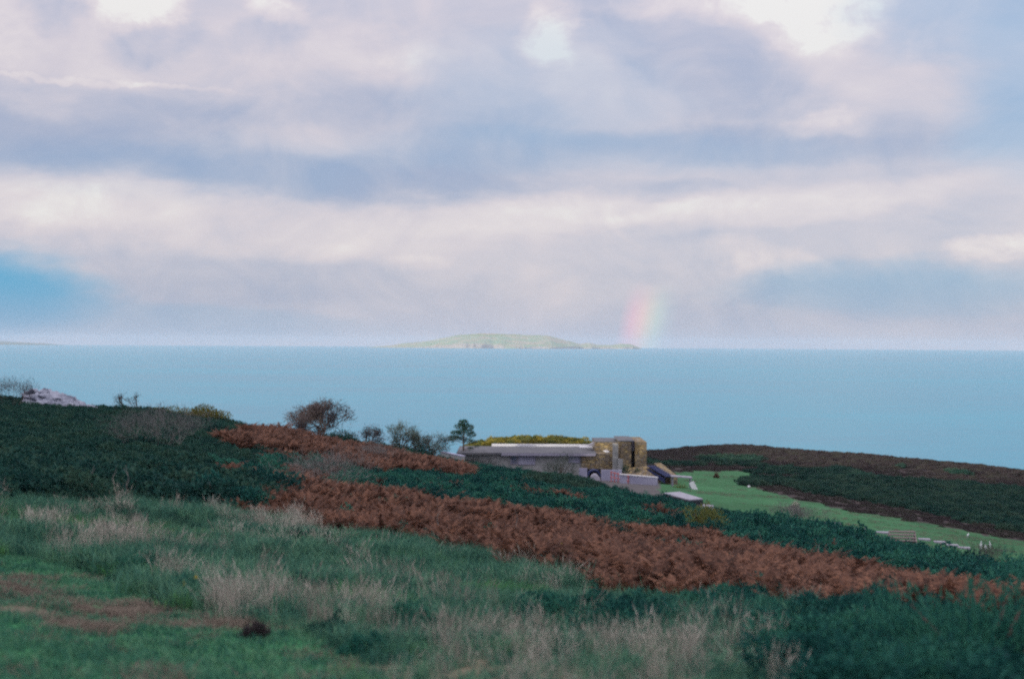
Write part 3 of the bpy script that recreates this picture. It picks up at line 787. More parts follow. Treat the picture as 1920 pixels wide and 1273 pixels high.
def build_cover():
    # gorse thickets
    P = cloud_pts(35, 175, .62)
    x, y, z, zn, r = P
    px, py, _ = proj(np.stack([x, y, z], -1))
    nz = fbm(x / 5, y / 5, 51)
    hm = 0.30 + 1.5 * nz ** 1.25
    hm *= np.interp(r, [60, 95, 115, 160], [1.0, .85, .68, .6])
    edge = np.interp(px, [780, 880, 900, 960, 1000, 1060, 1100, 1165, 1240, 1320, 1440, 1560, 1700, 1810, 1860, 1920, 2200],
                     [845, 866, 864, 869, 875, 892, 904, 914, 934, 955, 973, 992, 1019, 1036, 1046, 1062, 1110])
    cap = (py - edge) / F * r
    edge2 = np.interp(px, [300, 430, 520, 640, 740, 880, 900], [905, 848, 853, 864, 880, 897, 900])
    hm = np.where((px < 900) & (py > edge2) & (py < edge2 + 70), np.minimum(hm, np.maximum(.25, (py - edge2) / F * r)), hm)
    hm = np.where((r > 75) & (px > 850), np.minimum(hm, cap / .95), hm)
    sel = (zn == 0) & (nz > .2) & (hm > .12)
    place('gorse_thicket', 'dense dark green gorse thicket across the middle of the slope', P_GORSE, sel, P, .9, 1.5, mod=hm)
    # low gorse and heath on the left slope
    sel = (zn == 9) & (r < 160)
    place('low_gorse', 'low dark gorse and heath covering the left hand slope', P_LOW, sel, P, .7, 1.35, mod=(.5 + .9 * nz) * np.where((r < 62), 1.5, 1.0))
    place('slope_heather', 'brown heather patches on the left slope', P_HEATH, sel & (fbm(x / 6, y / 6, 55) > .58) & (RNG.random(len(x)) < .5), P, .5, 1.0)
    # right hill
    P = cloud_pts(130, 300, .95, 1, 27.5); x, y, z, zn, r = P
    nz = fbm(x / 12, y / 12, 53); dark = fbm(x / 9, y / 14, 54)
    a = (zn == 9) | (zn == 0)
    place('hill_gorse', 'dark gorse over the lower flank of the hill beyond the lawn', P_HILL, (a & (dark > .40)) | ((zn == 7) & (dark >= .56) & (r < 236)), P, .9, 1.7, mod=.6 + .8 * nz)
    place('heather', 'brown heather over the crest of the hill beyond the lawn', P_HEATH, ((zn == 7) & ((dark < .56) | (r >= 236))) | (a & (dark <= .40)), P, .8, 1.5, mod=.6 + .7 * nz)
    sel = (zn == 6) & (RNG.random(len(x)) < .8)
    place('sparse_heather', 'thin brown heather over the bare strip above the lawn', P_HEATH, sel, P, .35, .8)
    # bracken
    P = cloud_pts(24, 165, .31); x, y, z, zn, r = P
    nz = fbm(x / 3.2, y / 3.2, 57)
    sel = ((zn == 4) & ((nz > .40) | (RNG.random(len(x)) < .3))) | ((zn == 0) & (r > 45) & (r < 110) & (fbm(x / 4, y / 4, 59) > .66) & (RNG.random(len(x)) < .5))
    place('bracken', 'rust brown autumn bracken across the slope', P_BRACK, sel, P, .70, 1.2, mod=(.65 + .75 * nz) * np.interp(r, [60, 100], [1, 1.35]))
    sel = (zn == 4) & (RNG.random(len(x)) < np.where(fbm(x / 3.5, y / 3.5, 58) > .63, .10, .003))
    place('bracken_undergrowth', 'dark green growth among the bracken', P_GORSE, sel, P, .5, .85)
    # meadow
    P = cloud_pts(9, 62, .17, -27.5, 22); x, y, z, zn, r = P
    nz = fbm(x / 2.4, y / 2.4, 61); nb = fbm(x / 1.1, y / 1.1, 62)
    dist = np.interp(r, [9, 14, 22, 40], [.5, .62, 1.0, 1.05])
    mdw = (zn == 2) | (zn == 3) | (zn == 11)
    sel = mdw & (RNG.random(len(x)) < np.where(zn == 2, .8, .5))
    place('meadow_grass', 'long blue green grass below the bracken', P_MEAD, sel, P, .7, 1.35, mod=(.35 + 1.3 * nz) * dist)
    sel = ((zn == 3) & (RNG.random(len(x)) < (nb - .25) * .80 * np.interp(r, [11, 15, 19, 26], [.45, .6, 1.25, 1.1]))) | ((zn == 2) & (nb > .60) & (RNG.random(len(x)) < .06)) | ((zn == 11) & (RNG.random(len(x)) < .015))
    place('dry_grass', 'tall bleached seeding grass in drifts', P_PALE, sel, P, .75, 1.25, mod=(.7 + .5 * nz) * dist)
    px, py, _ = proj(np.stack([x, y, z], -1))
    band = np.interp(px, [0, 180, 400, 640, 960, 1130, 1330], [965, 960, 985, 1012, 1052, 1100, 1150])
    nf = fbm(x / 4, y / 4, 65)
    sel = (zn == 2) & (((np.abs(py - band - 8) < 26) & (nf > .40)) | (nf > .60)) & (RNG.random(len(x)) < .6)
    place('fresh_grass', 'bright fresh green grass in bands below the bracken', [blade_mesh('fresh_tuft', M_FRESH, 60, .22, .26, .006, 340 + i, .42) for i in range(3)], sel, P, .7, 1.3, mod=dist)
    sel = (zn == 2) & (fbm(x / 1.6, y / 1.6, 63) > .58) & (RNG.random(len(x)) < .25)
    place('meadow_scrub', 'dark low scrub in patches through the long grass', [spray_mesh('scrub_clump', M_GORSE2, 420, .32, .24, .07, .010, 310 + i, up=.5) for i in range(3)], sel, P, .6, 1.3, mod=dist)
    # turf
    P = cloud_pts(7.5, 50, .15, -27.5, 8); x, y, z, zn, r = P
    nb = fbm(x / .8, y / .8, 64)
    sel = (zn == 1) | ((zn == 2) & (RNG.random(len(x)) < .25)) | ((zn == 10) & (nb > .5))
    place('turf_grass', 'short bright green turf on the bank in front', P_TURF, sel, P, .7, 1.4)
    sel = ((zn == 10) & (nb < .62)) | ((zn == 1) & (nb > .70))
    place('thatch', 'trampled brown thatch patches in the turf', P_THAT, sel, P, .7, 1.3)
    # near gorse at lower right
    P = cloud_pts(9.5, 50, .40, -3, 27.5); x, y, z, zn, r = P
    nz = fbm(x / 2.6, y / 2.6, 67)
    sel = (zn == 11) & (nz > .25)
    P_NEAR = [spray_mesh('near_gorse_clump', M_GORSE, 1700, .62, .52, .085, .017, 300 + i, up=.4, lumps=.34, shell=.65, flat=.45) for i in range(4)]
    place('near_gorse', 'thick blue green gorse at the lower right', P_NEAR, sel, P, .55, .95, mod=.55 + .9 * nz)
    # lawn
    P = cloud_pts(85, 200, .45, 3, 27.5); x, y, z, zn, r = P
    sel = (zn == 5) & (fbm(x / 5, y / 5, 68) > .45) & (RNG.random(len(x)) < .4)
    P_LAWN = [blade_mesh('lawn_tuft', M_LAWN, 60, .40, .035, .010, 330 + i, .6) for i in range(3)]
    place('lawn_grass', 'mown green lawn beyond the gorse', P_LAWN, sel, P, .8, 1.3)
    sel = (zn == 5) & (fbm(x / 7, y / 4, 70) > .58) & (RNG.random(len(x)) < .5)
    place('worn_grass', 'thin patches of worn straw coloured grass in the lawn', P_THAT, sel, P, .8, 1.5)
build_cover()

# ------------------------------------------------------------------ single shrubs and trees
def grow(mb, p, d, L, r, depth, g, tips, spread=.6, up=.12, kids=(2, 3), shrink=.72):
    p1 = p + d * L * .5 + np.array(g.normal(scale=.05 * L, size=3)); p2 = p + d * L
    mb.tube([p, p1, p2], [r, r * .85, r * .68], 5 if depth > 1 else 3)
    tips.append((p2, d, depth))
    if depth == 0: return
    for i in range(g.integers(kids[0], kids[1] + 1)):
        nd = _unit(d + g.normal(scale=spread, size=3) + np.array([0, 0, up]))
        grow(mb, p + d * L * (.65 + .35 * g.random()) if i else p2, nd, L * shrink * (.8 + .4 * g.random()), r * .62, depth - 1, g, tips, spread, up, kids, shrink)

def leafy(tips, n, L, w, spread, seed, mind=99):
    g = np.random.default_rng(seed); T = [t for t in tips if t[2] <= mind]
    V = []; k = g.integers(0, len(T), n)
    C = np.array([T[i][0] for i in k]) + g.normal(scale=spread, size=(n, 3))
    Dd = np.array([T[i][1] for i in k])
    o = _unit(Dd + g.normal(scale=.6, size=(n, 3)) + np.array([0, 0, .3])); s = _unit(np.cross(o, g.normal(size=(n, 3))))
    ln = (L * (.5 + g.random(n)))[:, None]; ww = (w * (.5 + g.random(n)))[:, None]
    V = np.stack([C - s * ww, C + s * ww, C + o * ln], 1).reshape(-1, 3)
    return V, np.arange(3 * n).reshape(-1, 3)

def fit(tips_scale, root): pass

def tree(name, label, cat, base, H, spread_w, bark, leaf, seed, n=1500, L=.2, w=.03, trunk_h=.3, stems=1, depth=4, sp=.6, up=.15, lsp=.14, mind=2, lean=(0, 0), group=None, thin=1.0):
    g = np.random.default_rng(seed); mb = MB(); tips = []
    for k in range(stems):
        d = _unit(np.array([lean[0], lean[1], 1.0]) + (g.normal(scale=.45, size=3) * np.array([1, 1, .2]) if stems > 1 else 0))
        grow(mb, np.array([g.normal(scale=.12) if stems > 1 else 0, g.normal(scale=.12) if stems > 1 else 0, -.1]), d, H * trunk_h, (H * .026 / math.sqrt(stems) + .01) * thin, depth, g, tips, sp, up)
    V = np.array(mb.v); t = np.array([q[0] for q in tips])
    sz = H / max(t[:, 2].max(), .01); sx = spread_w * .5 / max(np.percentile(np.abs(t[:, :2] - t[:, :2].mean(0)), 96), .01)
    k = np.array([sx, sx, sz]); zf = np.clip(V[:, 2:3] * sz / H, 0, 1)
    mb.v = [tuple(v) for v in V * k]
    tips = [(q[0] * k, _unit(q[1] * k), q[2]) for q in tips]
    root = empty(name, base); tag(root, label, cat, group)
    mb.build('trunk', bark, root)
    if n:
        Vl, Fl = leafy(tips, n, L, w, lsp, seed + 1, mind=mind)
        Vl[:, 2] = np.maximum(Vl[:, 2], .03)
        o = bpy.data.objects.new('crown', tri_mesh('crown', Vl, Fl, leaf)); COL.objects.link(o); o.parent = root
    return root

def bush(name, label, cat, base, w_, h_, mat, seed, n=900, L=.14, lw=.022, group=None, bloom=0, bark=None, squash=1.0):
    root = empty(name, base); tag(root, label, cat, group)
    g = np.random.default_rng(seed); st = MB()
    for k in range(6):
        a = g.random() * 6.283; st.tube([(0, 0, -.08), (.12 * w_ * math.cos(a), .12 * w_ * math.sin(a), h_ * .3), (.26 * w_ * math.cos(a), .26 * w_ * math.sin(a), h_ * .62)], [.03 * h_, .022 * h_, .01 * h_], 4)
    st.build('stem', bark or M_BARK, root)
    o = bpy.data.objects.new('foliage', spray_mesh('foliage', mat, n, w_ * .5 * .86, h_ * .86, L, lw, seed, up=.8, lumps=.28)); COL.objects.link(o); o.parent = root
    o.scale = (1, squash, 1)
    if bloom:
        b = bpy.data.objects.new('flowers', spray_mesh('flowers', M_YGORSE, bloom, w_ * .5 * .9, h_ * .9, .07, .035, seed, up=.4, shell=.9)); COL.objects.link(b); b.parent = root; b['kind'] = 'stuff'
    return root

def at(px, py): return ground(px, py)
def on(px, y):
    p = W(px, 880, y); p[2] = height(p[0:1], p[1:2])[0]
    return p

def build_trees():
    # (photo point of the foot)
    b = at(598, 812)
    tree('bare_tree', 'wide leafless tree with a dark rounded crown on the skyline above the upper bracken', 'tree', b, 3.7, 5.6, M_BARK, M_DTWIG, 11, 13000, .26, .024, .24, 2, 5, .55, .10, .30, mind=4)
    b = at(690, 838); tree('twiggy_shrub', 'small low grey shrub between the wide bare tree and the round skyline shrub', 'shrub', b, 2.2, 3.6, M_BARK, M_DTWIG, 12, 2600, .22, .020, .25, 4, 4, .6, .1, .2)
    b = at(752, 848); tree('twiggy_shrub', 'round grey shrub standing alone against the sea left of the pine', 'shrub', b, 3.2, 2.9, M_BARK, M_GTWIG, 13, 5000, .22, .022, .25, 3, 4, .5, .15, .2)
    b = at(808, 856); tree('twiggy_shrub', 'loose grey green shrub just left of the pine', 'shrub', b, 2.6, 3.4, M_BARK, M_GTWIG, 14, 3200, .22, .022, .25, 3, 4, .6, .15, .2)
    # pine: bare trunk and flat tiers of needles
    b = at(868, 872); H = W(868, 786, b[1])[2] - b[2]
    root = empty('pine_tree', b); tag(root, 'dark pine with a flat layered crown at the left end of the stone building', 'tree')
    g = np.random.default_rng(15); mb = MB(); mb.tube([(0, 0, -.2), (.05, 0, H * .45), (.12, 0, H * .95)], [.13, .10, .04], 7)
    Vs, Fs = [], []; nb = 0
    for (cx, cz, wx, wz, nn) in [(.05, .93, .62, .24, 420), (-.30, .84, .80, .24, 520), (.60, .82, .75, .26, 520), (.25, .72, 1.15, .24, 620), (-.85, .70, .70, .20, 400), (1.05, .66, .55, .2, 260),
                                 (-1.15, .60, .60, .16, 300), (-.45, .58, .8, .2, 360), (.55, .54, .7, .2, 240), (1.35, .50, .42, .14, 130), (-1.55, .545, .32, .09, 90), (1.7, .40, .28, .10, 60), (.95, .36, .4, .12, 80)]:
        c = np.array([cx, g.normal(scale=.3), cz * H]); mb.tube([(.1 * cz, 0, cz * H - .35), tuple(c * [.6, .6, 1] - [0, 0, .12]), tuple(c)], [.05, .035, .015], 4)
        d = _unit(g.normal(size=(nn, 3))); P_ = c + d * (g.random(nn) ** .4)[:, None] * np.array([wx, wx * .8, wz * 1.6])
        o = _unit(d + np.array([0, 0, .8]) + g.normal(scale=.4, size=(nn, 3))); s = _unit(np.cross(o, g.normal(size=(nn, 3))))
        V = np.stack([P_ - s * .03, P_ + s * .03, P_ + o * .2], 1).reshape(-1, 3); Vs.append(V); Fs.append(np.arange(len(V)).reshape(-1, 3) + nb); nb += len(V)
    mb.build('trunk', M_BARK, root)
    o = bpy.data.objects.new('crown', tri_mesh('crown', np.vstack(Vs), np.vstack(Fs), M_PINE)); COL.objects.link(o); o.parent = root
    # pale willow shrubs in the thicket
    for (px, py, hh, ww, lab, mt, sd, nn) in [
        (300, 854, 2.5, 5.4, 'pale grey leafless willow shrub spreading over the dark left slope', M_TWIG, 21, 3000),
        (600, 935, 2.3, 4.6, 'bleached wispy leafless shrub at the top edge of the main bracken', M_TWIG, 22, 2400),
        (690, 872, 1.7, 5.6, 'wide grey leafless shrub beside the upper strip of bracken', M_TWIG, 23, 2000),
        (905, 884, 2.2, 5.4, 'brownish grey shrub before the left half of the stone building', M_TWIG, 24, 1700),
        (1048, 893, 3.0, 5.0, 'large grey green shrub hiding the middle of the building front', M_GTWIG, 25, 2300),
        (1495, 985, 1.6, 4.6, 'grey leafless shrub at the near edge of the lawn below the pampas tuft', M_TWIG, 26, 3600),
        (1850, 1068, 1.5, 4.6, 'dark grey leafless shrub in front of the pale stalks on the lawn', M_DTWIG, 27, 1600),
        (20, 772, 2.5, 3.2, 'tall spiky brown shrub on the skyline at the left end of the pale rock', M_DTWIG, 28, 1500)]:
        if sd in (24, 25):
            bush('willow_shrub', lab, 'shrub', on(px, 164 if sd == 24 else 162), ww, hh, mt, sd, nn, .24, .018)
            continue
        tree('willow_shrub', lab, 'shrub', at(px, py), hh, ww, M_PBARK if mt is M_TWIG else M_BARK, mt, sd, nn, .26, .022 if mt is M_GTWIG or sd == 24 else .008, .3, 11, 4, .35, .40, .2, thin=.2)
    bush('gorse_bush', 'small dark bush growing alone on top of the pale rock', 'bush', at(110, 752), 1.3, 1.1, M_GORSE, 31, 500)
    bush('gorse_bush', 'gorse bush in yellow bloom catching the sun on the left skyline', 'bush', at(375, 774), 5.2, 1.30, M_YGORSE, 32, 3600, .16, .035)
    bush('gorse_bush', 'olive gorse mound beside the yellow gorse on the left skyline', 'bush', at(310, 773), 3.0, .8, M_OLIVE, 37, 700, .16, .03)
    bush('gorse_bush', 'dark round gorse bush in the long grass above the turf', 'bush', at(240, 1082), 1.15, .42, M_GORSE, 33, 900, .09, .013)
    bush('gorse_bush', 'little gorse bush with a yellow flower beside the tall dry grass', 'bush', at(352, 1128), .95, .36, M_GORSE, 34, 700, .08, .012, bloom=10)
    bush('gorse_bush', 'small gorse bush among the tall dry grass near the bottom', 'bush', at(765, 1180), .85, .40, M_GORSE, 35, 700, .08, .012)
    bush('gorse_bush', 'dark low gorse bush at the bottom of the turf where the dry grass starts', 'bush', at(690, 1232), .7, .22, M_GORSE, 36, 500, .07, .012)
    bush('brown_bush', 'small dead brown bush in the turf near the bottom', 'bush', at(478, 1196), .34, .14, M_DTWIG, 38, 300, .07, .012)
    bush('willow_bush', 'rounded olive yellow bush between the lower patio and the bracken', 'bush', at(1322, 1008), 2.5, 2.2, M_OLIVE, 39, 1500, .2, .03)
    bush('gorse_bush', 'gorse bush with yellow flowers below the terrace wall', 'bush', at(1215, 945), 1.9, 1.0, M_GORSE, 40, 700, .16, .03, bloom=60)
    bush('gorse_bush', 'gorse bush with pale yellow flowers at the upper edge of the bracken', 'bush', at(1115, 965), 2.6, 1.0, M_GORSE, 41, 800, .16, .03, bloom=110)
    bush('brown_bush', 'small round orange brown bush alone on the lawn', 'bush', at(1343, 896), .9, .85, M_BRACK, 42, 400, .14, .03)
    bush('pampas_tuft', 'round cream tuft of pampas grass on the lawn above the grey shrub', 'plant', at(1491, 958), 1.0, 1.0, M_PALE, 43, 500, .2, .02)
    bush('gorse_bush', 'big blurred gorse bush in the lower right corner', 'bush', at(1850, 1290), 2.6, 1.05, M_GORSE, 44, 3200, .10, .012)
    bush('gorse_bush', 'large round gorse bush standing out of the near gorse at the foot of the bracken', 'bush', at(1650, 1172), 2.4, 1.05, M_GORSE, 45, 2000, .12, .016)
    bush('gorse_bush', 'dark gorse bush in the middle of the bracken', 'bush', at(1135, 1012), 2.8, 1.0, M_GORSE, 46, 1200, .15, .022)
    bush('gorse_bush', 'olive flecked gorse bush at the lower edge of the bracken', 'bush', at(1075, 1075), 1.2, .55, M_OLIVE, 47, 500, .1, .016, bloom=16)
    bush('evergreen_bush', 'dark green bush spreading round the foot of the pine', 'bush', at(872, 874), 5.0, 1.6, M_PINE, 48, 1500, .18, .035)
    bush('evergreen_bush', 'dark green bush at the right foot of the wide bare tree', 'bush', at(640, 832), 4.2, 1.5, M_GORSE2, 49, 1400, .18, .035)
    bush('evergreen_bush', 'low dark bush between the two grey skyline shrubs left of the pine', 'bush', at(782, 862), 3.6, 1.3, M_GORSE2, 50, 1000, .18, .035)
    bush('evergreen_bush', 'low dark bush between the round skyline shrub and the small low grey shrub', 'bush', at(722, 850), 3.2, 1.0, M_GORSE2, 53, 900, .18, .035)
    bush('evergreen_bush', 'low dark bush between the pine and the loose grey green shrub', 'bush', at(836, 868), 3.0, 1.2, M_GORSE, 54, 900, .18, .035)
    # small skyline bushes on the left
    for px, py, w_, h_, lab in [(222, 776, 2.6, .9, 'dark low bush on the left skyline right of the pale rock'), (160, 772, 1.4, .6, 'small dark bush below the right end of the pale rock'),
                                (475, 800, 1.8, .8, 'small round bush on the skyline left of the wide bare tree')]:
        bush('skyline_bush', lab, 'bush', at(px, py), w_, h_, M_GORSE2, px, 500, .16, .03)
    for px, py, sd, lab in [(232, 768, 51, 'thin twiggy sapling on the left skyline nearest the pale rock'), (262, 770, 52, 'thin twiggy sapling on the left skyline left of the yellow gorse')]:
        tree('sapling', lab, 'tree', at(px, py), 1.5, 1.3, M_BARK, M_DTWIG, sd, 220, .14, .014, .35, 2, 3, .4, .3, .1)
    # dead stalks
    g = np.random.default_rng(61); first = None
    for i, (px, py, hh) in enumerate([(815, 1026, 1.5), (975, 1020, 1.5), (1400, 1045, 1.2), (1432, 1052, 1.5), (1470, 1060, 1.1), (1532, 1075, 1.3), (242, 950, 1.5), (205, 945, 1.3), (395, 962, 1.2), (165, 948, 1.4)]):
        if first is None:
            root = empty('dead_stalk', at(px, py)); mb = MB(); p = [(0, 0, -.1)]
            for q in range(4): p.append((p[-1][0] + g.normal(scale=.08) + .06, p[-1][1] + g.normal(scale=.05), p[-1][2] + .28))
            mb.tube(p, [.013, .012, .010, .008, .005], 5); mb.build('stem', M_PBARK, root)
            mb = MB(); mb.tube([p[2], (p[2][0] - .12, p[2][1], p[2][2] + .25)], [.014, .005], 4); mb.tube([p[3], (p[3][0] + .16, p[3][1], p[3][2] + .2)], [.012, .004], 4); mb.build('twig', M_PBARK, root)
            first = root; o = root
        else:
            o = copy_tree(first); o.location = tuple(at(px, py)); o.rotation_euler = (0, 0, g.random() * 6.28)
        o.scale = (1, 1, hh / 1.1)
        tag(o, ['bent dead stalk at the lower edge of the bracken, left of the middle', 'dead stalk at the lower edge of the bracken nearest the middle',
                'dead stalk before the dark gorse, nearest the olive yellow bush', 'tall dead stalk before the dark gorse, second from the olive yellow bush',
                'short dead stalk before the dark gorse, third from the olive yellow bush', 'dead stalk before the dark gorse, farthest from the olive yellow bush',
                'tall dead stalk before the dark bank at left, second from the bracken', 'dead stalk before the dark bank at left, third from the bracken',
                'dead stalk before the dark bank at left, nearest the bracken', 'leftmost dead stalk before the dark bank'][i], 'plant stalk', 'dead stalks standing in the bracken and gorse')
build_trees()

# ------------------------------------------------------------------ pale rock on the left skyline
def build_rock():
    b0 = at(60, 768); b1 = at(182, 778)
    n, m = 60, 22; V = []; g = np.random.default_rng(71)
    for i in range(n):
        t = i / (n - 1); px = 40 + 150 * t; top = np.interp(px, [40, 60, 90, 120, 140, 165, 190], [736, 728, 729, 737, 744, 757, 768])
        bot = np.interp(px, [40, 60, 100, 140, 190], [748, 749, 757, 766, 772])
        D0 = b0[1] + (b1[1] - b0[1]) * t
        for j in range(m):
            s = j / (m - 1); py = bot + 8 + (top - bot - 8) * min(s / .7, 1)
            dep = D0 - 1.0 + 2.2 * min(s / .7, 1) + (max(s - .7, 0) / .3) * 2.2
            P_ = W(px, py, dep); P_[2] -= max(s - .7, 0) / .3 * 1.0
            nn = (fbm(np.array([i * .22]), np.array([j * .3]), 72)[0] - .5)
            P_[1] += nn * 1.5; P_[2] += (fbm(np.array([i * .35]), np.array([j * .4]), 73)[0] - .5) * .45
            V.append(tuple(P_))
    fs = [(i * m + j, (i + 1) * m + j, (i + 1) * m + j + 1, i * m + j + 1) for i in range(n - 1) for j in range(m - 1)]
    o = MB().add(V, fs).build('rock_outcrop', M_ROCK)
    tag(o, 'pale grey white rock outcrop on the skyline at far left', 'rock')
build_rock()

# ------------------------------------------------------------------ stone building
def build_building():
    B = empty('stone_building', W(1040, 885, 172)); bx, by, bz = B.location
    tag(B, 'low flat roofed stone building with a square stone tower at its right end', 'building')
    def pt(px, py, y): q = W(px, py, y); return (q[0] - bx, q[1] - by, q[2] - bz)
    zr = pt(960, 848, 172)[2]                    # roof level
    z0 = pt(1040, 905, 172)[2]
    X = lambda px, y=172: pt(px, 860, y)[0]
    yl = lambda y: y - by
    # wing
    MB().box((X(860), yl(172), z0), (X(1090), yl(182), zr - .28)).build('wall', M_CONC, B)
    MB().box((X(856), yl(171.4), zr - .28), (X(1118), yl(182.3), zr)).build('roof', M_ROOF, B, bevel=.03)
    MB().box((X(940), yl(171.25), zr - .34), (X(1116), yl(171.4), zr - .06)).build('fascia', M_FASC, B)
    MB().box((X(922, 182), yl(182.0), zr - .05), (X(1112, 182), yl(182.35), zr + .3)).build('parapet', M_WHITE, B, bevel=.02)
    a, b = pt(1086, 839, 180.5), pt(1112, 841, 180.5); MB().box((a[0], yl(179.6), zr + .003), (b[0], yl(181.2), zr + .16)).build('skylight', M_WHITE, B, bevel=.01)
    p0, p1 = np.array(pt(1114, 841, 181)), np.array(pt(1136, 848, 172.6)); p0[2] = p1[2] = zr + .003
    MB().prism([tuple(p0), tuple(p1), tuple(p1 + [.45, 0, 0]), tuple(p0 + [.45, 0, 0])], (0, 0, .14)).build('coping', M_WHITE, B)
    # stone front at the right end of the wing
    MB().box((X(1090), yl(171.6), z0 - .5), (X(1150), yl(181.5), zr - .06)).build('stone_wall', M_STONE, B)
    # windows of the wing
    for (u0, u1, t0, t1, y) in [(957, 970, 850, 870, 172), (971, 1004, 850, 871, 172), (1066, 1088, 853, 868, 172)]:
        a, c = pt(u0, t1, y), pt(u1, t0, y)
        f = MB()
        for (q0, q1) in [((a[0], a[2]), (c[0], a[2] + .08)), ((a[0], c[2] - .08), (c[0], c[2])), ((a[0], a[2] + .08), (a[0] + .08, c[2] - .08)), ((c[0] - .08, a[2] + .08), (c[0], c[2] - .08))]:
            f.box((q0[0], yl(171.9), q0[1]), (q1[0], yl(171.997), q1[1]))
        w = f.build('window', M_FASC, B)
        MB().box((a[0] + .08, yl(171.95), a[2] + .08), (c[0] - .08, yl(171.99), c[2] - .08)).build('pane', M_GLASS if u0 == 957 else M_LAV, w)  # lavender panes: the sky's reflection painted as plain colour
    # tower: two stone blocks, the recess with a door slot, a grey pillar
    zt = pt(1180, 829, 170)[2]; zb = pt(1190, 905, 170)[2]
    MB().box((X(1164, 170), yl(170), zb), (X(1183.5, 170), yl(179), zt)).build('tower_wall', M_STONE, B)
    MB().box((X(1190.5, 170), yl(169.6), zb), (X(1212, 170), yl(179), zt + .06)).build('tower_wall', M_STONE, B)
    MB().box((X(1183.5, 170), yl(170.9), pt(1186, 844, 171)[2]), (X(1190.5, 170), yl(178.9), zt - .12)).build('panel', M_FASC, B)
    MB().box((X(1183.5, 170), yl(171.3), zb), (X(1190.5, 170), yl(178.9), pt(1186, 844, 171)[2])).build('door', M_DARK, B)
    MB().box((X(1116, 174), yl(174.5), z0), (X(1164, 170), yl(181), pt(1130, 829, 174.5)[2])).build('tower_wall', M_STONE, B)
    MB().box((X(1116, 174) - .05, yl(174.45), pt(1130, 829, 174.5)[2]), (X(1164, 170) - .01, yl(181.2), pt(1130, 829, 174.5)[2] + .12)).build('tower_roof', M_ROOF, B)
    MB().box((X(1160, 170), yl(170.2), zt + .06), (X(1190, 170), yl(178.8), zt + .16)).build('tower_roof', M_ROOF, B)
    a, c = pt(1098, 832, 180), pt(1112, 824, 180)
    MB().prism([(a[0], yl(176), a[2]), (c[0], yl(176), a[2]), (c[0], yl(176), c[2])], (0, 1.2, 0)).build('rooflight', M_PAVE, B)
    MB().box((X(1150, 170), yl(170.6), zb), (X(1160, 170), yl(171.5), pt(1155, 832, 170.6)[2])).build('pillar', M_CONC, B)
    MB().box((X(1159, 170), yl(169.9), zb), (X(1168, 170), yl(170.5), pt(1163, 860, 170)[2])).build('pillar', M_CONC, B)
    a = pt(1196, 822, 172); MB().tube([(a[0], a[1], zt + .02), (a[0], a[1], zt + .3)], .05, 6).build('vent_pipe', M_CONC, B)
    # left end: low retaining wall with a pale coping
    R = empty('retaining_wall', W(842, 862, 166)); rx, ry, rz = R.location
    tag(R, 'low pale retaining wall running down at the left end of the building', 'wall')
    def q(px, py, y): k = W(px, py, y); return np.array([k[0] - rx, k[1] - ry, k[2] - rz])
    a, b = q(826, 848, 172), q(866, 856, 164)
    MB().prism([tuple(a), tuple(b), tuple(b - [0, 0, 1.7]), tuple(a - [0, 0, 1.7])], (.35, 0.1, 0)).build('wall', M_CONC, R)
    MB().prism([tuple(a + [-.05, 0, .003]), tuple(b + [-.05, 0, .003]), tuple(b + [.42, 0.1, .003]), tuple(a + [.42, .1, .003])], (0, 0, .12)).build('coping', M_LAV, R)
    # gorse on the bank behind the roof, in flower and in the sun
    g = np.random.default_rng(81)
    n = 560; px = np.concatenate([g.uniform(900, 1106, n - 60), g.uniform(872, 905, 60)]); yy = g.uniform(183.2, 192, n)
    pts = np.array([W(p, 833, y) for p, y in zip(px, yy)])
    pts[:, 2] = np.minimum(height(pts[:, 0], pts[:, 1]), W(960, 836, 183)[2]) 
    top = np.interp(px, [880, 905, 930, 1000, 1060, 1100, 1110], [832, 826, 819, 817, 819, 822, 827])
    tz = np.array([W(p, t, 188)[2] for p, t in zip(px, top)])
    pts[:, 2] += (np.maximum(tz - .42, pts[:, 2]) - pts[:, 2]) * g.random(n) ** .6
    s = .62 + .35 * g.random(n); sc = np.stack([s * 1.2, s * 1.2, s * .85], 1)
    meshes = P_OLIVE + P_BLOOM
    idx = np.where(g.random(n) < .62, g.integers(0, 3, n), g.integers(3, 6, n))
    scatter('roof_gorse', 'sunlit olive and yellow flowering gorse along the back of the flat roof', meshes, pts, g.random(n) * 6.28, sc, idx)
build_building()

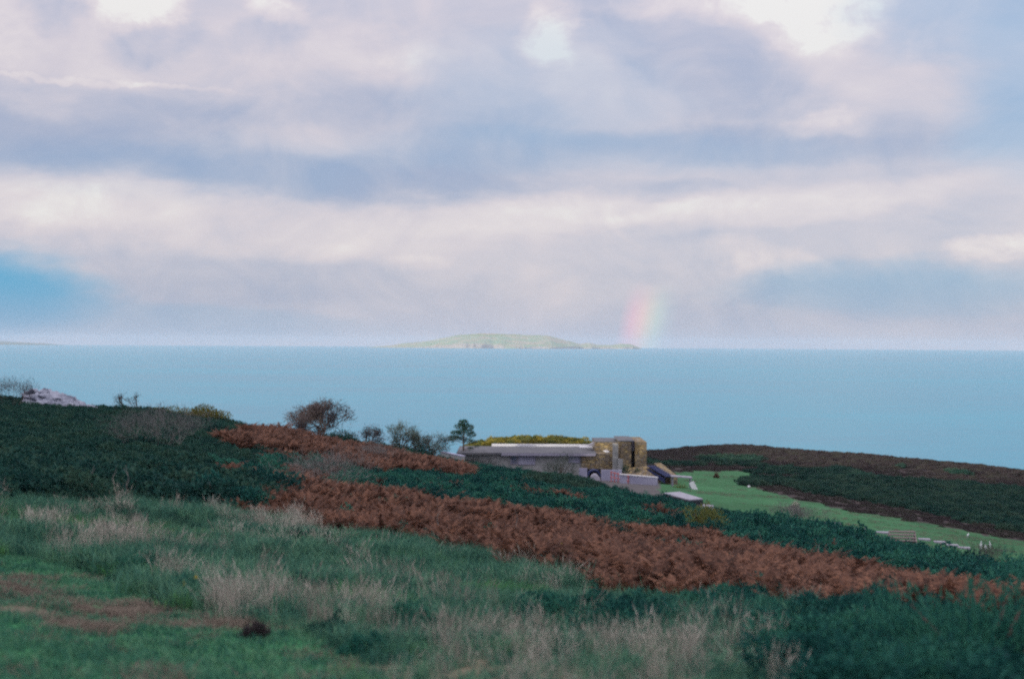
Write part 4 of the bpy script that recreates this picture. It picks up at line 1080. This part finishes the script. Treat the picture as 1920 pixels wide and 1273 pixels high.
def build_terrace():
    # front terrace wall
    O = W(1195, 905, 160)
    T = empty('terrace_wall', O); tag(T, 'pale lavender terrace wall with a white top in front of the tower', 'wall')
    def q(px, py, y): return W(px, py, y) - O
    a, b = q(1163, 890, 161), q(1233, 896, 159)
    zb = -2.0
    MB().prism([tuple(a), tuple(b), (b[0], b[1], zb), (a[0], a[1], zb)], (0.05, .35, 0)).build('wall', M_LAV, T)
    MB().prism([tuple(a + [-.05, -.06, .003]), tuple(b + [.05, -.06, .003]), tuple(b + [.05, .42, .003]), tuple(a + [-.05, .42, .003])], (0, 0, .1)).build('coping', M_WHITE, T)
    c, d = q(1086, 878, 168), q(1163, 890, 161)
    # left run of the wall with an arched alcove
    U = empty('alcove_wall', W(1125, 892, 165)); o2 = np.array(U.location); tag(U, 'pale low wall with a dark blue arched alcove below the stone wing', 'wall')
    def k(px, py, y): return W(px, py, y) - o2
    def plate(p0, p1, t0, t1, m, nm, par, y=165, th=.3):
        A, C = k(p0, t1, y), k(p1, t0, y); return MB().box((A[0], A[1], A[2]), (C[0], A[1] + th, C[2])).build(nm, m, par)
    plate(1086, 1101, 878, 915, M_LAV, 'wall', U); plate(1127, 1166, 881, 915, M_LAV, 'wall', U)
    cx, cz = k(1114, 893, 165)[0], k(1114, 893, 165)[2]; R0 = k(1127, 893, 165)[0] - cx
    yy = k(1114, 893, 165)[1]
    arc = [(cx + R0 * math.cos(t), yy, cz + R0 * math.sin(t)) for t in np.linspace(0, math.pi, 13)]
    inn = [(cx + R0 * .78 * math.cos(t), yy, cz + R0 * .78 * math.sin(t)) for t in np.linspace(0, math.pi, 13)]
    mb = MB()
    for i in range(12): mb.prism([arc[i], arc[i + 1], inn[i + 1], inn[i]], (0, .9, 0))
    mb.build('arch', M_NAVY, U)
    MB().box((cx - R0, yy + .9, cz - 1.2), (cx + R0, yy + 1.0, cz + R0)).build('alcove_back', M_DARK, U)
    # rounded white bundle in the alcove
    mb = MB(); g = np.random.default_rng(91); n, m = 14, 8; V = []
    for i in range(m):
        f = i / (m - 1) * math.pi / 2
        for j in range(n):
            t = j / n * 2 * math.pi; r_ = (1 + .12 * math.sin(3 * t + i)) * math.cos(f) * .62 + .01
            V.append((r_ * math.cos(t), r_ * math.sin(t) * .7, .95 * math.sin(f) + .05 * math.sin(2 * t)))
    fs = [(i * n + j, i * n + (j + 1) % n, (i + 1) * n + (j + 1) % n, (i + 1) * n + j) for i in range(m - 1) for j in range(n)] + [tuple(range(n))[::-1], tuple((m - 1) * n + j for j in range(n))]
    w = mb.add(V, fs).build('white_bundle', M_PAVE, smooth=True); w.location = tuple(W(1115, 903, 164.2)); tag(w, 'rounded white bundle in front of the dark blue arched alcove', 'bundle')
    # red railing
    R = empty('red_railing', W(1148, 898, 163)); o3 = np.array(R.location); tag(R, 'salmon red railing on the terrace below the stone wing', 'railing')
    def e(px, py, y): return W(px, py, y) - o3
    for i in range(6):
        p = 1146 + i * 6.4; y = 163 - i * .5
        A, C = e(p, 904 + i * .6, y), e(p, 883 + i * 1.6, y)
        MB().tube([tuple(A), tuple(C)], .06, 6).build('post', M_RED, R)
    for t in (885, 894):
        A, C = e(1145, t, 163), e(1179, t + 8, 160.4); MB().tube([tuple(A), tuple(C)], .055, 6).build('rail', M_RED, R)
    # rough stone bank under the tower
    V0 = [W(1164, 889, 169), W(1240, 893, 165), W(1236, 876, 170), W(1212, 872, 169.4), W(1166, 880, 169.8)]
    mb = MB(); mb.prism([tuple(p) for p in V0], (0, .6, -2.0)); b_ = mb.build('stone_bank', M_STONE); tag(b_, 'rough stone bank at the foot of the tower', 'bank')
    # blue staircase beside the tower
    St = empty('staircase', W(1235, 893, 164)); o4 = np.array(St.location); tag(St, 'dark blue staircase descending beside the tower to the lawn', 'staircase')
    n = 9
    for i in range(n):
        t = i / (n - 1); A = W(1214 + 32 * t, 873 + 18.5 * t, 168 - 5 * t) - o4
        MB().box((A[0], A[1] - .35, A[2] - .12), (A[0] + 1.0, A[1] + .35, A[2])).build('tread', M_NAVY, St)
    A, C = W(1213, 878, 168) - o4, W(1246, 897, 163) - o4
    MB().prism([tuple(A), tuple(C), tuple(C - [0, 0, .5]), tuple(A - [0, 0, .5])], (.08, .1, 0)).build('stringer', M_NAVY, St)
    A, C = W(1226, 868, 169) - o4, W(1257, 893, 163.5) - o4
    MB().prism([tuple(A), tuple(C), tuple(C - [0, 0, 1.2]), tuple(A - [0, 0, 1.4])], (.9, .5, 0)).build('side_wall', M_STONE, St)
    # table with a pale top
    Tb = empty('outdoor_table', W(1277, 905, 158)); o5 = np.array(Tb.location); tag(Tb, 'long pale topped outdoor table at the foot of the blue staircase', 'table')
    A, C = W(1258, 893, 159) - o5, W(1297, 896, 157.5) - o5
    MB().prism([tuple(A + [0, -.8, 0]), tuple(C + [0, -.8, 0]), tuple(C + [0, .8, 0]), tuple(A + [0, .8, 0])], (0, 0, .12)).build('table_top', M_PAVE, Tb)
    for (sx, sy) in [(A, -.6), (A, .6), (C, -.6), (C, .6)]:
        xx = sx[0] + (.15 if sx is A else -.15); MB().box((xx - .05, sx[1] + sy - .05, sx[2] - 1.2), (xx + .05, sx[1] + sy + .05, sx[2])).build('leg', M_FASC, Tb)
    bush('planter_bush', 'scruffy brown green bush under the pale topped outdoor table', 'bush', W(1275, 921, 157), 1.9, 1.0, M_OLIVE, 95, 500, .14, .025)
    A = W(1305, 921, 156); bd = MB().box((-.28, -.03, 0), (.28, .03, 1.15)).build('white_board', M_WHITE); bd.location = tuple(A); bd.rotation_euler = (rad(-8), rad(-26), 0)
    tag(bd, 'white board leaning over beside the outdoor table', 'board')
    # lower patio
    P_ = empty('patio', W(1280, 940, 150)); o6 = np.array(P_.location); tag(P_, 'low pale paved patio with a dark front edge below the outdoor table', 'patio')
    c4 = [at(1243, 931) + [0, 0, .25], at(1292, 948) + [0, 0, .45], at(1318, 946) + [0, 0, .45], at(1274, 928) + [0, 0, .25]]
    MB().prism([tuple(p - o6) for p in c4], (0, 0, .10)).build('slab', M_PAVE, P_)
    MB().prism([tuple(p - o6 - [0, 0, .003]) for p in c4], (0, 0, -.6)).build('edge', M_DARK, P_)
    c4 = [at(1312, 957) + [0, 0, .12], at(1338, 961) + [0, 0, .12], at(1338, 952) + [0, 0, .12], at(1320, 950) + [0, 0, .12]]
    s_ = MB().prism([tuple(p) for p in c4], (0, 0, .12)).build('paving_slab', M_PAVE); tag(s_, 'pale paving slab between the lower patio and the olive yellow bush', 'slab')
    # shrubs against the tower
    bush('shrub', 'small dark shrub at the foot of the tower beside the concrete pillar', 'shrub', W(1172, 886, 168.9), 1.1, 1.1, M_GORSE2, 96, 300, .14, .03)
    bush('shrub', 'small dark shrub at the foot of the tower below the dark door slot', 'shrub', W(1195, 891, 168.4), 1.1, 1.0, M_GORSE2, 97, 300, .14, .03)
build_terrace()

def build_lawn_things():
    g = np.random.default_rng(99)
    first = None
    labs = ['flat pale slab lying below the grey shrub at the near edge of the lawn', 'long pale slab left of the wooden steps, farthest up the path', 'pale slab just left of the wooden steps',
            'stepping stone just right of the wooden steps', 'second stepping stone right of the wooden steps', 'third stepping stone right of the wooden steps', 'last stepping stone of the row, nearest the pale stalks']
    for (px, py, w_, lab) in zip([1560, 1615, 1655, 1733, 1762, 1786, 1808], [983, 995, 1000, 1013, 1018, 1024, 1029], [1.5, 1.2, 1.0, .9, .9, .85, .85], labs):
        p = at(px, py)
        if first is None: o = first = MB().box((-.5, -.3, -.1), (.5, .3, .12)).build('stepping_stone', M_PAVE, bevel=.02)
        else: o = first.copy(); COL.objects.link(o)
        o.location = tuple(p + [0, 0, .02]); o.scale = (w_, 1.6 if w_ > 1.1 else 1, 1); o.rotation_euler = (0, 0, -.15 + g.normal(scale=.06))
        tag(o, lab, 'slab', 'pale slabs along the near edge of the lawn')
    p = at(1692, 1014); R = empty('wooden_steps', p, -.12); tag(R, 'weathered wooden steps between the pale slabs at the near edge of the lawn', 'steps')
    for i in range(4): MB().box((-1.0 + i * .05, -.9 + i * .45, .06 + i * .17), (.85 + i * .05, -.5 + i * .45, .14 + i * .17)).build('plank', M_WOOD, R)
    for x0 in (-1.03, .86): MB().prism([(x0, -.95, -.2), (x0, .9, -.2), (x0 + .15, .9, .66), (x0, -.95, .1)], (.07, 0, 0)).build('stringer', M_WOOD, R)
    first = None
    for i, (px, py, hh) in enumerate([(1838, 1040, 1.0), (1849, 1040, .75), (1858, 1036, .9), (1812, 1012, .6)]):
        p = at(px, py)
        if first is None:
            first = o = empty('pale_stalk', p)
            MB().tube([(0, 0, -.1), (.02, 0, .5)], [.03, .025], 5).build('stem', M_PBARK, o)
            MB().tube([(.02, 0, .45), (.02, 0, .7), (.06, .02, 1.0)], [.05, .10, .02], 6).build('plume', M_WHITE, o)
        else: o = copy_tree(first); o.location = tuple(p)
        o.scale = (1, 1, hh); o.rotation_euler = (0, .12 * (i - 1), g.random() * 6)
        tag(o, ['leftmost of three white plumed stalks behind the dark grey shrub on the lawn', 'shortest, middle one of three white plumed stalks behind the dark grey shrub', 'rightmost of three white plumed stalks behind the dark grey shrub on the lawn', 'single small white plume just above the three white plumed stalks'][i], 'plant', 'white plumed stalks on the lawn')
    p = at(1404, 914); o = MB().tube([(0, 0, -.1), (0, 0, .12), (0, 0, .26)], [.16, .17, .10], 8).build('marker_stone', M_WHITE); o.location = tuple(p); tag(o, 'small white marker stone at the far edge of the lawn', 'stone')
    p = at(1606, 891); o = MB().tube([(-.5, 0, 0), (0, 0, .1), (.5, 0, 0)], [.1, .2, .1], 7).build('pale_stone', M_ROCK); o.location = tuple(p + [0, 0, .12]); tag(o, 'pale stone showing on the bare patch of the far hill', 'stone')
build_lawn_things()
